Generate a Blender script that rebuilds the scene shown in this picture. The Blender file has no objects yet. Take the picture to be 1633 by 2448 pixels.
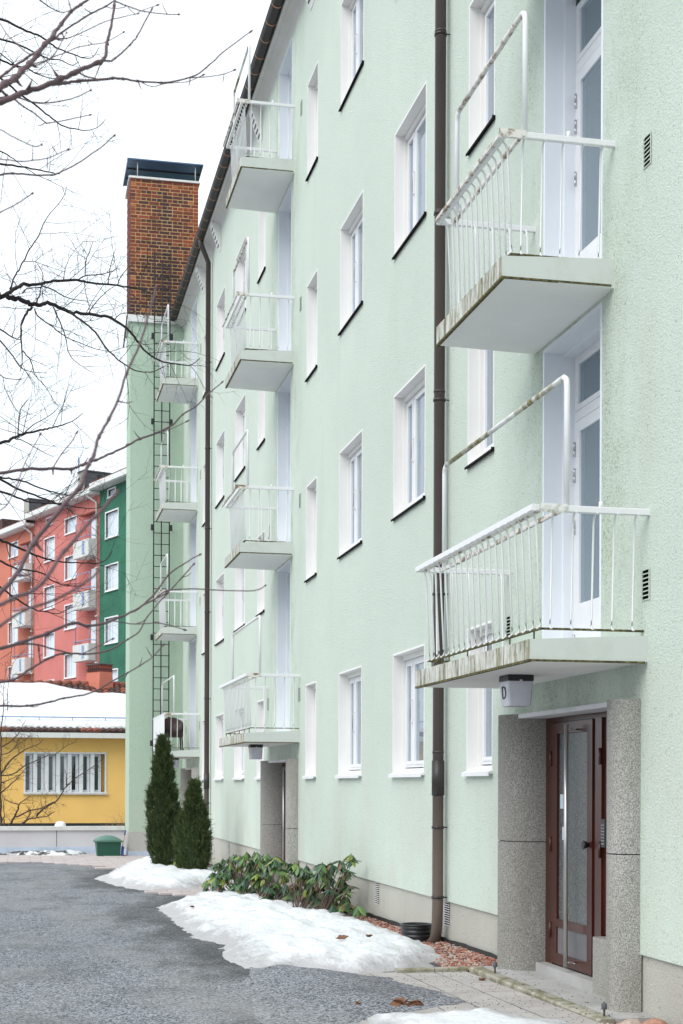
import bpy, math, random
from mathutils import Vector, noise
random.seed(7)
C = bpy.context.scene
COL = C.collection
rad = math.radians

# ---------------- camera, sky, sun, exposure ----------------
cam_d = bpy.data.cameras.new("camera"); cam = bpy.data.objects.new("camera", cam_d); COL.objects.link(cam)
C.camera = cam
cam_d.sensor_fit = 'HORIZONTAL'; cam_d.sensor_width = 24.0; cam_d.lens = 3550 / 1633 * 24.0
cam_d.shift_y = (1875.7 - 1224.0) / 1633.0
cam_d.clip_start = 0.1; cam_d.clip_end = 3000
YAW = math.atan(770.5 / 3550.0)
from mathutils import Matrix
cam.matrix_world = Matrix.Translation((0, 0, 1.6)) @ Matrix.Rotation(-YAW, 4, 'Z') @ Matrix.Rotation(rad(90), 4, 'X') @ Matrix.Rotation(0.0035, 4, 'Z')
cam_d.dof.use_dof = True; cam_d.dof.focus_distance = 15.5; cam_d.dof.aperture_fstop = 9.0

SUN_EL, SUN_AZ = rad(46), rad(236)      # azimuth clockwise from +y : light comes from the left and a little behind the camera
w = bpy.data.worlds.new("World"); C.world = w; w.use_nodes = True
nt = w.node_tree; nt.nodes.clear()
out = nt.nodes.new("ShaderNodeOutputWorld"); bg = nt.nodes.new("ShaderNodeBackground")
sky = nt.nodes.new("ShaderNodeTexSky"); sky.sky_type = 'NISHITA'; sky.sun_disc = False
sky.sun_elevation = SUN_EL; sky.sun_rotation = SUN_AZ; sky.dust_density = 3.0
mx = nt.nodes.new("ShaderNodeMix"); mx.data_type = 'RGBA'; mx.inputs[0].default_value = 0.93
tc = nt.nodes.new("ShaderNodeTexCoord"); nz = nt.nodes.new("ShaderNodeTexNoise"); nz.inputs['Scale'].default_value = 1.6; nz.inputs['Detail'].default_value = 4
rp = nt.nodes.new("ShaderNodeValToRGB")
rp.color_ramp.elements[0].position = 0.3; rp.color_ramp.elements[0].color = (7.6, 8.5, 9.2, 1)
rp.color_ramp.elements[1].position = 0.7; rp.color_ramp.elements[1].color = (8.6, 9.3, 9.8, 1)
nt.links.new(tc.outputs['Generated'], nz.inputs['Vector']); nt.links.new(nz.outputs['Fac'], rp.inputs[0])
nt.links.new(sky.outputs[0], mx.inputs[6]); nt.links.new(rp.outputs[0], mx.inputs[7])
nt.links.new(mx.outputs[2], bg.inputs[0]); bg.inputs[1].default_value = 0.1
nt.links.new(bg.outputs[0], out.inputs[0])
sd = bpy.data.lights.new("sun", 'SUN'); sd.energy = 1.5; sd.angle = rad(50); sd.color = (1.0, 0.97, 0.93)
sun = bpy.data.objects.new("sun", sd); COL.objects.link(sun)
dv = Vector((math.sin(SUN_AZ) * math.cos(SUN_EL), math.cos(SUN_AZ) * math.cos(SUN_EL), math.sin(SUN_EL)))
sun.rotation_euler = dv.to_track_quat('Z', 'Y').to_euler(); sun.location = (0, 0, 60)
C.view_settings.view_transform = 'Standard'; C.view_settings.look = 'None'
C.view_settings.exposure = 0.55; C.view_settings.gamma = 1.0; C.view_settings.use_curve_mapping = False

# ---------------- materials ----------------
class NB:
    def __init__(s, name):
        s.m = bpy.data.materials.new(name); s.m.use_nodes = True; s.t = s.m.node_tree
        s.b = s.t.nodes["Principled BSDF"]; s.o = s.t.nodes["Material Output"]
        s.g = s.n("ShaderNodeNewGeometry").outputs['Position']
    def n(s, t, **k):
        x = s.t.nodes.new(t)
        for a, v in k.items(): setattr(x, a, v)
        return x
    def l(s, a, b): s.t.links.new(a, b)
    def scaled(s, vec):
        v = s.n("ShaderNodeVectorMath", operation='MULTIPLY'); s.l(s.g, v.inputs[0]); v.inputs[1].default_value = vec
        return v.outputs[0]
    def noise(s, scale, detail=3, rough=.55, vec=None, dist=0):
        x = s.n("ShaderNodeTexNoise"); x.inputs['Scale'].default_value = scale; x.inputs['Detail'].default_value = detail
        x.inputs['Roughness'].default_value = rough; x.inputs['Distortion'].default_value = dist
        s.l(vec or s.g, x.inputs['Vector']); return x.outputs['Fac']
    def voro(s, scale, vec=None, out='Distance', feature='F1'):
        x = s.n("ShaderNodeTexVoronoi", feature=feature); x.inputs['Scale'].default_value = scale
        s.l(vec or s.g, x.inputs['Vector']); return x.outputs[out]
    def ramp(s, f, a, b, lo=0., hi=1.):
        x = s.n("ShaderNodeMapRange"); x.clamp = True
        x.inputs[1].default_value = a; x.inputs[2].default_value = b; x.inputs[3].default_value = lo; x.inputs[4].default_value = hi
        s.l(f, x.inputs[0]); return x.outputs[0]
    def mix(s, f, a, b, mode='MIX'):
        x = s.n("ShaderNodeMix", data_type='RGBA', blend_type=mode)
        for i, v in ((0, f), (6, a), (7, b)):
            if hasattr(v, 'is_linked'): s.l(v, x.inputs[i])
            elif i == 0: x.inputs[0].default_value = v
            else: x.inputs[i].default_value = (*v[:3], 1)
        return x.outputs[2]
    def math(s, op, a, b=0.):
        x = s.n("ShaderNodeMath", operation=op)
        for i, v in ((0, a), (1, b)):
            if hasattr(v, 'is_linked'): s.l(v, x.inputs[i])
            else: x.inputs[i].default_value = v
        return x.outputs[0]
    def bump(s, h, strength, dist=.01):
        x = s.n("ShaderNodeBump"); x.inputs['Strength'].default_value = strength; x.inputs['Distance'].default_value = dist
        s.l(h, x.inputs['Height']); s.l(x.outputs[0], s.b.inputs['Normal'])
    def fin(s, col, rough=.8, metal=0., spec=.5):
        if hasattr(col, 'is_linked'): s.l(col, s.b.inputs['Base Color'])
        else: s.b.inputs['Base Color'].default_value = (*col[:3], 1)
        if hasattr(rough, 'is_linked'): s.l(rough, s.b.inputs['Roughness'])
        else: s.b.inputs['Roughness'].default_value = rough
        s.b.inputs['Metallic'].default_value = metal; s.b.inputs['Specular IOR Level'].default_value = spec
        return s.m
M = {}
def simple(name, c, rough=.6, metal=0., var=.12, vs=6., bump=0., bs=80., spec=.5, bd=.004):
    b = NB(name); f = b.ramp(b.noise(vs, 4), .3, .7)
    col = b.mix(f, [x * (1 - var) for x in c], [min(1, x * (1 + var * .6)) for x in c])
    if bump: b.bump(b.noise(bs, 3), bump, bd)
    M[name] = b.fin(col, rough, metal, spec); return M[name]
def stucco(name, c, scale=1., specks=.55, dirt=(.50, .48, .40)):
    b = NB(name)
    big = b.ramp(b.noise(.55, 4), .32, .72)
    col = b.mix(big, [x * .955 for x in c], [min(1, x * 1.03) for x in c])
    st = b.ramp(b.noise(1.0, 5, vec=b.scaled((1.5, 1.5, .25))), .58, .82)
    col = b.mix(b.math('MULTIPLY', st, .30), col, dirt)
    lowf = b.math('MULTIPLY', b.ramp(b.noise(1.3, 4), .55, .75), .10)
    col = b.mix(lowf, col, [x * .75 for x in c])
    sp = b.n("ShaderNodeSeparateXYZ"); b.l(b.g, sp.inputs[0])
    # splash zone near the ground: beige washed out patches
    lowz = b.ramp(sp.outputs[2], 2.6, .6); pat = b.ramp(b.noise(1.1, 5, .6, vec=b.scaled((1, 1.3, .8))), .42, .62)
    col = b.mix(b.math('MULTIPLY', b.math('MULTIPLY', lowz, pat), .55), col, (.60, .60, .53))
    # algae and soot beside the balcony bays (repeat 12.13 m) 
    ph = b.math('ABSOLUTE', b.math('SUBTRACT', b.math('MODULO', b.math('ADD', sp.outputs[1], 12.13 * 2 - 10.30 + 6.065), 12.13), 6.065))
    bay = b.ramp(ph, 1.7, .62); am = b.ramp(b.noise(1.7, 6, .7, vec=b.scaled((1, 1, .55))), .44, .66)
    alg = b.math('MULTIPLY', bay, am)
    col = b.mix(b.math('MULTIPLY', alg, .40), col, (.38, .46, .30))
    g = b.noise(62 * scale, 4, .65); g2 = b.noise(150 * scale, 2)
    pit = b.ramp(b.noise(40 * scale, 3, .7, dist=.6), .60, .70)
    col = b.mix(b.math('MULTIPLY', b.ramp(g, .35, .62, 1, 0), .34), col, [x * .72 for x in c])
    dk = b.math('MULTIPLY', b.ramp(b.noise(44 * scale, 3, .75, dist=.5), .54, .60), b.math('MULTIPLY', alg, .75))
    col = b.mix(b.math('MULTIPLY', pit, specks), col, [x * .36 for x in c])
    col = b.mix(dk, col, [x * .25 for x in c])
    h = b.math('SUBTRACT', b.math('ADD', b.ramp(g, .3, .7), b.math('MULTIPLY', g2, .35)), b.math('MULTIPLY', pit, .8))
    b.bump(h, .55, .010)
    M[name] = b.fin(col, .93, spec=.2); return M[name]
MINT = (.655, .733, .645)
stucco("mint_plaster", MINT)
stucco("mint_plaster_shaded", (.49, .62, .50), .8, .4)  # same mint plaster, with the tower's shade put into the colour
stucco("plinth_plaster", (.52, .50, .45), 1.1, .45)
stucco("plinth_grey", (.50, .49, .48), 1., .2)
simple("white_paint", (.80, .80, .82), .45, var=.04)
simple("white_reveal", (.84, .825, .80), .6, var=.03, vs=2, bump=.15, bs=40)
simple("blue_white", (.80, .83, .875), .5, var=.03, vs=2)
simple("soffit", (.60, .585, .565), .7, var=.06, vs=2)
simple("fascia_white", (.74, .74, .72), .6, var=.05)
simple("drip_black", (.012, .011, .010), .9, spec=.1)
simple("vent_black", (.006, .006, .006), 1., spec=.0)
simple("dark_metal", (.035, .028, .026), .42, var=.3, metal=.0)
simple("hinge_steel", (.55, .57, .6), .3, metal=.8)
simple("steel", (.62, .6, .58), .32, metal=.9)
simple("black_paint", (.02, .022, .025), .5)
simple("black_plastic", (.012, .012, .014), .38)
simple("lamp_plastic", (.66, .66, .74), .25)
simple("door_red", (.062, .015, .009), .3, var=.25, vs=3)
simple("door_dark", (.05, .010, .008), .35)
simple("kick_metal", (.15, .145, .155), .6)
simple("lead_cap", (.08, .14, .24), .3, metal=.6)
simple("gutter_brown", (.026, .023, .022), .5, var=.35, vs=3, spec=.3)
simple("copper_clip", (.55, .25, .12), .5)
simple("roof_dark", (.10, .045, .035), .7)
simple("shovel_blue", (.02, .05, .35), .4)
simple("wood_pale", (.45, .30, .16), .6)
simple("wicker_brown", (.035, .016, .014), .55, bump=.5, bs=90)
simple("paper", (.6, .68, .75), .6)
simple("curtain_blue", (.52, .66, .74), .9, var=.1, vs=1.)
simple("curtain_white", (.75, .77, .80), .9, var=.1, vs=1.)
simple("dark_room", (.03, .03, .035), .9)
simple("yellow_wall", (.97, .60, .185), .85, var=.05, vs=1., bump=.1)
simple("green_wall", (.026, .15, .088), .85, var=.25, vs=.9)
simple("coral_wall", (.60, .19, .165), .85, var=.08, vs=.7)
simple("orange_coral_wall", (.58, .185, .125), .85, var=.08, vs=.7)
simple("pale_metal", (.66, .66, .64), .5)
simple("chimney_grey", (.10, .105, .115), .7, var=.2)
simple("chimney_pale", (.42, .42, .38), .7)
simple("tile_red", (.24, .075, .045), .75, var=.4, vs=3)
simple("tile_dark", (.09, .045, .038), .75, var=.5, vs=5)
simple("steel_blue", (.22, .34, .55), .4, var=.2)
simple("bin_green", (.010, .085, .052), .4, var=.1)
simple("bin_lid", (.055, .17, .12), .35, var=.15)
simple("edging_black", (.012, .012, .012), .6)
simple("stem_brown", (.10, .065, .05), .8)
simple("bark_near", (.125, .075, .085), .7, var=.35, vs=25)
simple("bark_mid", (.030, .022, .022), .85, var=.3, vs=10)
simple("bark_small", (.085, .055, .045), .85, var=.3)
simple("twig_pale", (.13, .095, .085), .85)
simple("bud", (.09, .045, .055), .6)
simple("dead_leaf", (.19, .085, .042), .7, var=.4, vs=40)
simple("mortar", (.52, .34, .15), .95, var=.25, vs=8, bump=.4, bs=120)
simple("parapet_plaster", (.60, .58, .60), .9, var=.08, vs=1.2, bump=.2)
simple("membrane", (.50, .58, .70), .6)
for i, c in enumerate([(.29, .066, .035), (.19, .046, .03), (.115, .034, .032), (.072, .029, .033), (.052, .029, .038), (.42, .14, .055)]):
    simple("brick_%d" % i, c, .85, var=.25, vs=30, bump=.5, bs=90)
for i, c in enumerate([(.34, .12, .075), (.42, .22, .16), (.47, .36, .31), (.20, .10, .08), (.36, .33, .31)]):
    simple("pebble_%d" % i, c, .8, var=.3, vs=40)
for i, c in enumerate([(.045, .115, .035), (.085, .17, .033), (.032, .082, .040), (.19, .24, .04), (.13, .07, .035)]):
    b = NB("leaf_%d" % i); col = b.mix(b.ramp(b.noise(14, 3), .3, .7), [x * .75 for x in c], [x * 1.25 for x in c])
    M["leaf_%d" % i] = b.fin(col, .32)
for i, c in enumerate([(.030, .052, .014), (.060, .092, .024), (.115, .150, .038)]):
    simple("needle_%d" % i, c, .8, var=.3, vs=30)
simple("yellow_leaf", (.42, .40, .04), .5, var=.3)
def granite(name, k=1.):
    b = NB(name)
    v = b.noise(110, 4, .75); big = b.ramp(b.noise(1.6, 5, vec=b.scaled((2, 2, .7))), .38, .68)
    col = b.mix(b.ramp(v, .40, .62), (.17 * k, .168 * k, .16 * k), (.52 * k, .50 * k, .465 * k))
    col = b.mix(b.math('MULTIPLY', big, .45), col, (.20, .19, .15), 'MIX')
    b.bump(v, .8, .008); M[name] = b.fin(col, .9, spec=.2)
granite("washed_granite_shaded", .92); granite("washed_granite_lit", 1.16)  # one granite twice: far pillar's shade is put into the darker copy
# concrete slab faces with rain streaks and moss near the front edge
b = NB("slab_concrete")
mo = b.ramp(b.noise(4.0, 5, .7), .48, .70)
col = b.mix(b.math('MULTIPLY', mo, .25), (.60, .635, .60), (.42, .42, .33))
b.bump(b.noise(60, 3), .3, .004); M["slab_concrete"] = b.fin(col, .9, spec=.2)
b = NB("slab_front")
sv = b.noise(3.2, 6, .75, vec=b.scaled((3, 3, .9))); s2 = b.noise(26, 5, .7, vec=b.scaled((1, 1, .10)))
col = b.mix(b.ramp(sv, .46, .60), (.64, .645, .60), (.31, .30, .20))
col = b.mix(b.ramp(s2, .50, .64, 0, .85), col, (.08, .078, .055))
b.bump(b.noise(70, 3), .4, .004); M["slab_front"] = b.fin(col, .9, spec=.2)
simple("lintel_white", (.66, .66, .68), .8)
simple("slab_under", (.86, .855, .84), .85, var=.06, vs=1.5)
b = NB("moss_edge"); col = b.mix(b.ramp(b.noise(40, 4), .4, .6), (.04, .035, .015), (.16, .14, .05)); b.bump(b.noise(80, 3), .8, .01); M["moss_edge"] = b.fin(col, .95)
# white painted rail that is mossy on parts
b = NB("rail_paint"); f = b.ramp(b.noise(1.3, 4, .6), .70, .78)
f2 = b.math('MULTIPLY', f, b.ramp(b.noise(30, 3), .35, .55, .35, 1)); M["rail_paint"] = b.fin(b.mix(f2, (.78, .78, .79), (.22, .19, .06)), .45)
b = NB("mossy_paint"); f = b.ramp(b.noise(2.2, 5, .7), .42, .54); fs_ = b.ramp(b.noise(35, 4, .7), .3, .5, .55, 1); M["mossy_paint"] = b.fin(b.mix(b.math("MULTIPLY", f, fs_), (.78, .78, .77), (.17, .15, .035)), .7)
b = NB("rack_paint"); f = b.ramp(b.noise(11, 4, .6), .48, .60); M["rack_paint"] = b.fin(b.mix(f, (.72, .70, .66), (.24, .17, .10)), .6)
# downpipe brown, rusty near the foot
b = NB("pipe_brown"); r1 = b.ramp(b.noise(6, 5, .7), .60, .68)
sx = b.n("ShaderNodeSeparateXYZ"); b.l(b.g, sx.inputs[0]); lowz = b.ramp(sx.outputs[2], 1.6, .9)
base = b.mix(b.ramp(b.noise(1.5, 3), .3, .7), (.045, .031, .027), (.065, .047, .041))
base = b.mix(lowz, base, (.115, .085, .068)); M["pipe_brown"] = b.fin(b.mix(b.math('MULTIPLY', r1, lowz), base, (.22, .055, .03)), .45)
# glass
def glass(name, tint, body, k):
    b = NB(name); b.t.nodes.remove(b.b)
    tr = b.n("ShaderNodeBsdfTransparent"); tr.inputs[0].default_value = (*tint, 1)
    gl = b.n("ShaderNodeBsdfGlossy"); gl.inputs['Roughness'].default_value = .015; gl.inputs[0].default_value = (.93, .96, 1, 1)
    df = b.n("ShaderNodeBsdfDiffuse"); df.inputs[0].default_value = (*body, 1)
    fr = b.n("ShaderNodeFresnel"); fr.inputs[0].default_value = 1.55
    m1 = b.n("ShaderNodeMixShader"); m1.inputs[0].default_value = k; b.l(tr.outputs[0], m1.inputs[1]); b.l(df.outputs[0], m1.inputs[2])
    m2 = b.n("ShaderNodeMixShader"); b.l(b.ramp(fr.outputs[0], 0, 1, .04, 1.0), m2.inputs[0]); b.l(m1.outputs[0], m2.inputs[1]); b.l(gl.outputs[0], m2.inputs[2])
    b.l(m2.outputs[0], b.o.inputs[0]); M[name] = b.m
glass("window_glass", (.85, .92, .95), (.56, .66, .74), .38)  # pale diffuse body paints in the bright sky reflection
glass("door_glass", (.85, .93, .96), (.34, .45, .52), .45)
glass("dark_glass", (.2, .25, .26), (.035, .05, .05), 1.)
b = NB("reflection_glass"); col = b.mix(b.ramp(b.noise(130, 4, .7), .42, .60), (.05, .055, .06), (.20, .21, .205)); b.bump(b.noise(130, 3), .3, .003); M["reflection_glass"] = b.fin(col, .22, spec=.35)  # door pane: reflection of the granite pillar painted as grey speckle
glass("sky_glass", (.7, .75, .8), (.72, .80, .88), .9)  # distant panes: sky reflection painted as a nearly opaque pale colour
# snow
b = NB("snow_white"); at = b.n("ShaderNodeAttribute"); at.attribute_name = "edge"
dn = b.noise(4, 6, .75, vec=b.scaled((1.3, .6, 1))); ef = b.ramp(at.outputs['Fac'], .0, .55, 1, 0)
dirt = b.ramp(b.math('ADD', b.math('MULTIPLY', ef, .62), dn), .68, .96)
gr_ = b.ramp(b.noise(60, 4, .7), .60, .70)
col = b.mix(b.math('MULTIPLY', dirt, .75), (.76, .77, .795), (.36, .345, .345))
col = b.mix(b.math('MULTIPLY', b.math('MULTIPLY', gr_, ef), .7), col, (.12, .11, .11))
b.bump(b.math('ADD', b.noise(7, 5), b.math('MULTIPLY', b.noise(45, 4), .25)), .65, .06)
M["snow_white"] = b.fin(col, .6, spec=.25)
b.b.inputs['Subsurface Weight'].default_value = .15; b.b.inputs['Subsurface Radius'].default_value = (.03, .04, .05)
simple("roof_snow", (.78, .79, .81), .7, var=.03, vs=1., bump=1., bs=1.6, bd=.25)
b = NB("dirty_snow"); col = b.mix(b.ramp(b.noise(3.2, 6, .75), .46, .54), (.80, .81, .84), (.06, .055, .05)); b.bump(b.noise(14, 5), .8, .05); M["dirty_snow"] = b.fin(col, .8)
# asphalt
b = NB("asphalt_gravel"); at = b.n("ShaderNodeAttribute"); at.attribute_name = "wet"
g = b.voro(85, out='Color'); gs = b.n("ShaderNodeSeparateColor"); b.l(g, gs.inputs[0])
n2 = b.noise(140, 3, .7)
fine = b.math('ADD', b.math('MULTIPLY', gs.outputs[0], .6), b.math('MULTIPLY', n2, .5))
col = b.mix(b.ramp(fine, .34, .80), (.030, .034, .040), (.44, .455, .49))
mid_ = b.ramp(b.noise(.9, 6, .65, vec=b.scaled((1.2, .35, 1))), .46, .64)
col = b.mix(b.math('MULTIPLY', mid_, .5), col, (.30, .295, .295))
md2 = b.ramp(b.noise(1.3, 6, .7, vec=b.scaled((.8, .5, 2))), .50, .68)
col = b.mix(b.math('MULTIPLY', md2, .55), col, (.075, .078, .086))
wn = b.noise(1.6, 6, .65, vec=b.scaled((1.2, .5, 1)))
wet = b.ramp(b.math('ADD', b.math('MULTIPLY', at.outputs['Fac'], .42), wn), .60, .86)
spk = b.ramp(fine, .72, .80)
col = b.mix(b.math('MULTIPLY', wet, b.math('SUBTRACT', 1., b.math('MULTIPLY', spk, .6))), col, (.035, .036, .04))
b.bump(b.math('ADD', gs.outputs[0], b.math('MULTIPLY', n2, .7)), .55, .008)
M["asphalt_gravel"] = b.fin(col, b.ramp(wet, 0, 1, .9, .55), spec=.35)
b = NB("paver_stone"); oi = b.n("ShaderNodeObjectInfo")
col = b.mix(b.ramp(b.noise(4, 5), .3, .7), (.40, .37, .35), (.52, .49, .46))
col = b.mix(b.math('MULTIPLY', oi.outputs['Random'], .35), col, (.34, .32, .31))
col = b.mix(b.ramp(b.noise(75, 3, .7), .66, .70, 0, .8), col, (.07, .07, .07))
b.bump(b.noise(120, 3), .25, .003); M["paver_stone"] = b.fin(col, .85, spec=.25)
b = NB("paver_sheet")
col = b.mix(b.ramp(b.noise(3, 5), .3, .7), (.42, .36, .35), (.56, .50, .49)); b.bump(b.noise(60, 3), .3, .004); M["paver_sheet"] = b.fin(col, .85, spec=.25)
b = NB("kerb_stone"); col = b.mix(b.ramp(b.noise(7, 6, .7), .42, .60), (.40, .38, .32), (.20, .19, .12)); b.bump(b.noise(110, 4), .7, .006); M["kerb_stone"] = b.fin(col, .9, spec=.2)
b = NB("platform_concrete"); col = b.mix(b.ramp(b.noise(2.2, 6, .6), .35, .65), (.34, .335, .32), (.47, .46, .45))
col = b.mix(b.ramp(b.noise(90, 3, .7), .62, .68, 0, .6), col, (.12, .12, .12)); b.bump(b.noise(120, 3), .35, .003); M["platform_concrete"] = b.fin(col, .85, spec=.25)
simple("soil", (.09, .07, .055), .95, var=.4, vs=6, bump=.8, bs=40)
simple("joint_dark", (.07, .07, .065), .95)

# ---------------- mesh building ----------------
WL = {}
def wloc(o): return WL.get(o.name, Vector((0, 0, 0))) if o else Vector((0, 0, 0))
def tag(o, label=None, cat=None, group=None, kind=None):
    if label: o['label'] = label
    if cat: o['category'] = cat
    if group: o['group'] = group
    if kind: o['kind'] = kind
    return o
class MB:
    def __init__(s): s.v = []; s.f = []; s.sm = []; s.mi = []; s.cur = 0
    def face(s, idx, sm=False): s.f.append(idx); s.sm.append(sm); s.mi.append(s.cur)
    def add(s, vs, fs, sm=False):
        k = len(s.v); s.v.extend(vs)
        for f in fs: s.face([i + k for i in f], sm)
    def box(s, x0, x1, y0, y1, z0, z1):
        s.add([(x0, y0, z0), (x1, y0, z0), (x1, y1, z0), (x0, y1, z0), (x0, y0, z1), (x1, y0, z1), (x1, y1, z1), (x0, y1, z1)],
              [(0, 3, 2, 1), (4, 5, 6, 7), (0, 1, 5, 4), (1, 2, 6, 5), (2, 3, 7, 6), (3, 0, 4, 7)]); return s
    def bbox(s, x0, x1, y0, y1, z0, z1, c=.004):
        # box with chamfered long edges (8 sided prism along the longest axis)
        d = [(x1 - x0), (y1 - y0), (z1 - z0)]; ax = d.index(max(d))
        lo = [x0, y0, z0]; hi = [x1, y1, z1]; a, bb = [i for i in range(3) if i != ax]
        prof = [(lo[a] + c, lo[bb]), (hi[a] - c, lo[bb]), (hi[a], lo[bb] + c), (hi[a], hi[bb] - c), (hi[a] - c, hi[bb]), (lo[a] + c, hi[bb]), (lo[a], hi[bb] - c), (lo[a], lo[bb] + c)]
        vs = []
        for t in (lo[ax], hi[ax]):
            for p in prof:
                q = [0, 0, 0]; q[ax] = t; q[a] = p[0]; q[bb] = p[1]; vs.append(tuple(q))
        fs = [tuple(range(7, -1, -1)), tuple(range(8, 16))] + [(i, (i + 1) % 8, 8 + (i + 1) % 8, 8 + i) for i in range(8)]
        if ax == 1: fs = [tuple(reversed(f)) for f in fs]
        s.add(vs, fs); return s
    def tube(s, pts, r, n=6, cap=True):
        P = [Vector(p) for p in pts]; R = r if hasattr(r, '__len__') else [r] * len(P)
        k = len(s.v); up = None; N = len(P)
        for i, p in enumerate(P):
            t = (P[min(i + 1, N - 1)] - P[max(i - 1, 0)])
            if t.length < 1e-9: t = Vector((0, 0, 1))
            t.normalize()
            if up is None: up = Vector((0, 0, 1)) if abs(t.z) < .9 else Vector((1, 0, 0))
            a = t.cross(up)
            if a.length < 1e-4: a = t.cross(Vector((.3, 1, .2)))
            a.normalize(); bb = t.cross(a).normalized(); up = -bb if False else up
            for j in range(n):
                th = 2 * math.pi * j / n
                s.v.append(tuple(p + (a * math.cos(th) + bb * math.sin(th)) * R[i]))
        for i in range(N - 1):
            for j in range(n):
                s.face([k + i * n + j, k + i * n + (j + 1) % n, k + (i + 1) * n + (j + 1) % n, k + (i + 1) * n + j], True)
        if cap and n > 3:
            s.face([k + j for j in range(n - 1, -1, -1)]); s.face([k + (N - 1) * n + j for j in range(n)])
        return s
    def prism(s, poly, z0, z1):
        n = len(poly); ar = sum(poly[i][0] * poly[(i + 1) % n][1] - poly[(i + 1) % n][0] * poly[i][1] for i in range(n))
        if ar < 0: poly = poly[::-1]
        vs = [(x, y, z0) for x, y in poly] + [(x, y, z1) for x, y in poly]
        s.add(vs, [tuple(range(n - 1, -1, -1)), tuple(range(n, 2 * n))] + [(i, (i + 1) % n, n + (i + 1) % n, n + i) for i in range(n)]); return s
    def xprism(s, prof, y0, y1):
        # profile in x,z extruded along y
        n = len(prof); vs = [(x, y0, z) for x, z in prof] + [(x, y1, z) for x, z in prof]
        s.add(vs, [tuple(range(n)), tuple(range(2 * n - 1, n - 1, -1))] + [(i, n + i, n + (i + 1) % n, (i + 1) % n) for i in range(n)]); return s
    def lathe(s, c, prof, n=16):
        k = len(s.v)
        for r, z in prof:
            for j in range(n):
                th = 2 * math.pi * j / n; s.v.append((c[0] + r * math.cos(th), c[1] + r * math.sin(th), c[2] + z))
        for i in range(len(prof) - 1):
            for j in range(n): s.face([k + i * n + j, k + i * n + (j + 1) % n, k + (i + 1) * n + (j + 1) % n, k + (i + 1) * n + j], True)
        return s
    def mesh(s, name, mats, off=Vector((0, 0, 0))):
        me = bpy.data.meshes.new(name)
        me.from_pydata([(x - off[0], y - off[1], z - off[2]) for x, y, z in s.v], [], s.f)
        for m in (mats if isinstance(mats, (list, tuple)) else [mats]): me.materials.append(M[m])
        me.polygons.foreach_set("use_smooth", s.sm)
        if any(s.mi): me.polygons.foreach_set("material_index", s.mi)
        me.update(); return me
    def build(s, name, mats, parent=None, org=None, **k):
        """vertices are world coordinates; the object's origin goes to its parent's origin or to org"""
        pl = wloc(parent); og = Vector(org) if org is not None else pl
        o = bpy.data.objects.new(name, s.mesh(name, mats, og)); COL.objects.link(o)
        o.location = og - pl
        if parent: o.parent = parent
        WL[o.name] = og
        tag(o, k.get('label'), k.get('cat'), k.get('group'), k.get('kind')); return o
def empty(name, loc, label=None, cat=None, group=None, rz=0):
    o = bpy.data.objects.new(name, None); COL.objects.link(o); o.location = loc; o.rotation_euler = (0, 0, rz)
    o.empty_display_size = .2
    WL[o.name] = Vector(loc) if rz == 0 else Vector((0, 0, 0))
    return tag(o, label, cat, group)
CACHE = {}
def inst(key, name, mats, fn, parent, at, rz=None):
    """shared mesh whose vertices are relative to point `at`"""
    if key not in CACHE:
        mb = MB(); fn(mb); CACHE[key] = mb.mesh(name, mats)
    o = bpy.data.objects.new(name, CACHE[key]); COL.objects.link(o)
    at = Vector(at); o.location = at - wloc(parent)
    if rz is not None: o.rotation_euler = rz
    if parent: o.parent = parent
    WL[o.name] = at; return o
def smooth_path(pts, sub=3):
    P = [Vector(p) for p in pts]; out_ = []
    for i in range(len(P) - 1):
        p0 = P[max(i - 1, 0)]; p1 = P[i]; p2 = P[i + 1]; p3 = P[min(i + 2, len(P) - 1)]
        for j in range(sub):
            t = j / sub
            out_.append(.5 * ((2 * p1) + (p2 - p0) * t + (2 * p0 - 5 * p1 + 4 * p2 - p3) * t * t + (3 * p1 - p0 - 3 * p2 + p3) * t ** 3))
    out_.append(P[-1]); return out_
def inside(x, y, poly):
    c = False; j = len(poly) - 1
    for i in range(len(poly)):
        xi, yi = poly[i]; xj, yj = poly[j]
        if (yi > y) != (yj > y) and x < (xj - xi) * (y - yi) / (yj - yi) + xi: c = not c
        j = i
    return c
def pdist(x, y, poly):
    m = 1e9; j = len(poly) - 1
    for i in range(len(poly)):
        ax, ay = poly[j]; bx, by = poly[i]; dx, dy = bx - ax, by - ay
        t = max(0, min(1, ((x - ax) * dx + (y - ay) * dy) / (dx * dx + dy * dy + 1e-12)))
        d = math.hypot(x - ax - t * dx, y - ay - t * dy)
        if d < m: m = d
        j = i
    return m

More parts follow.
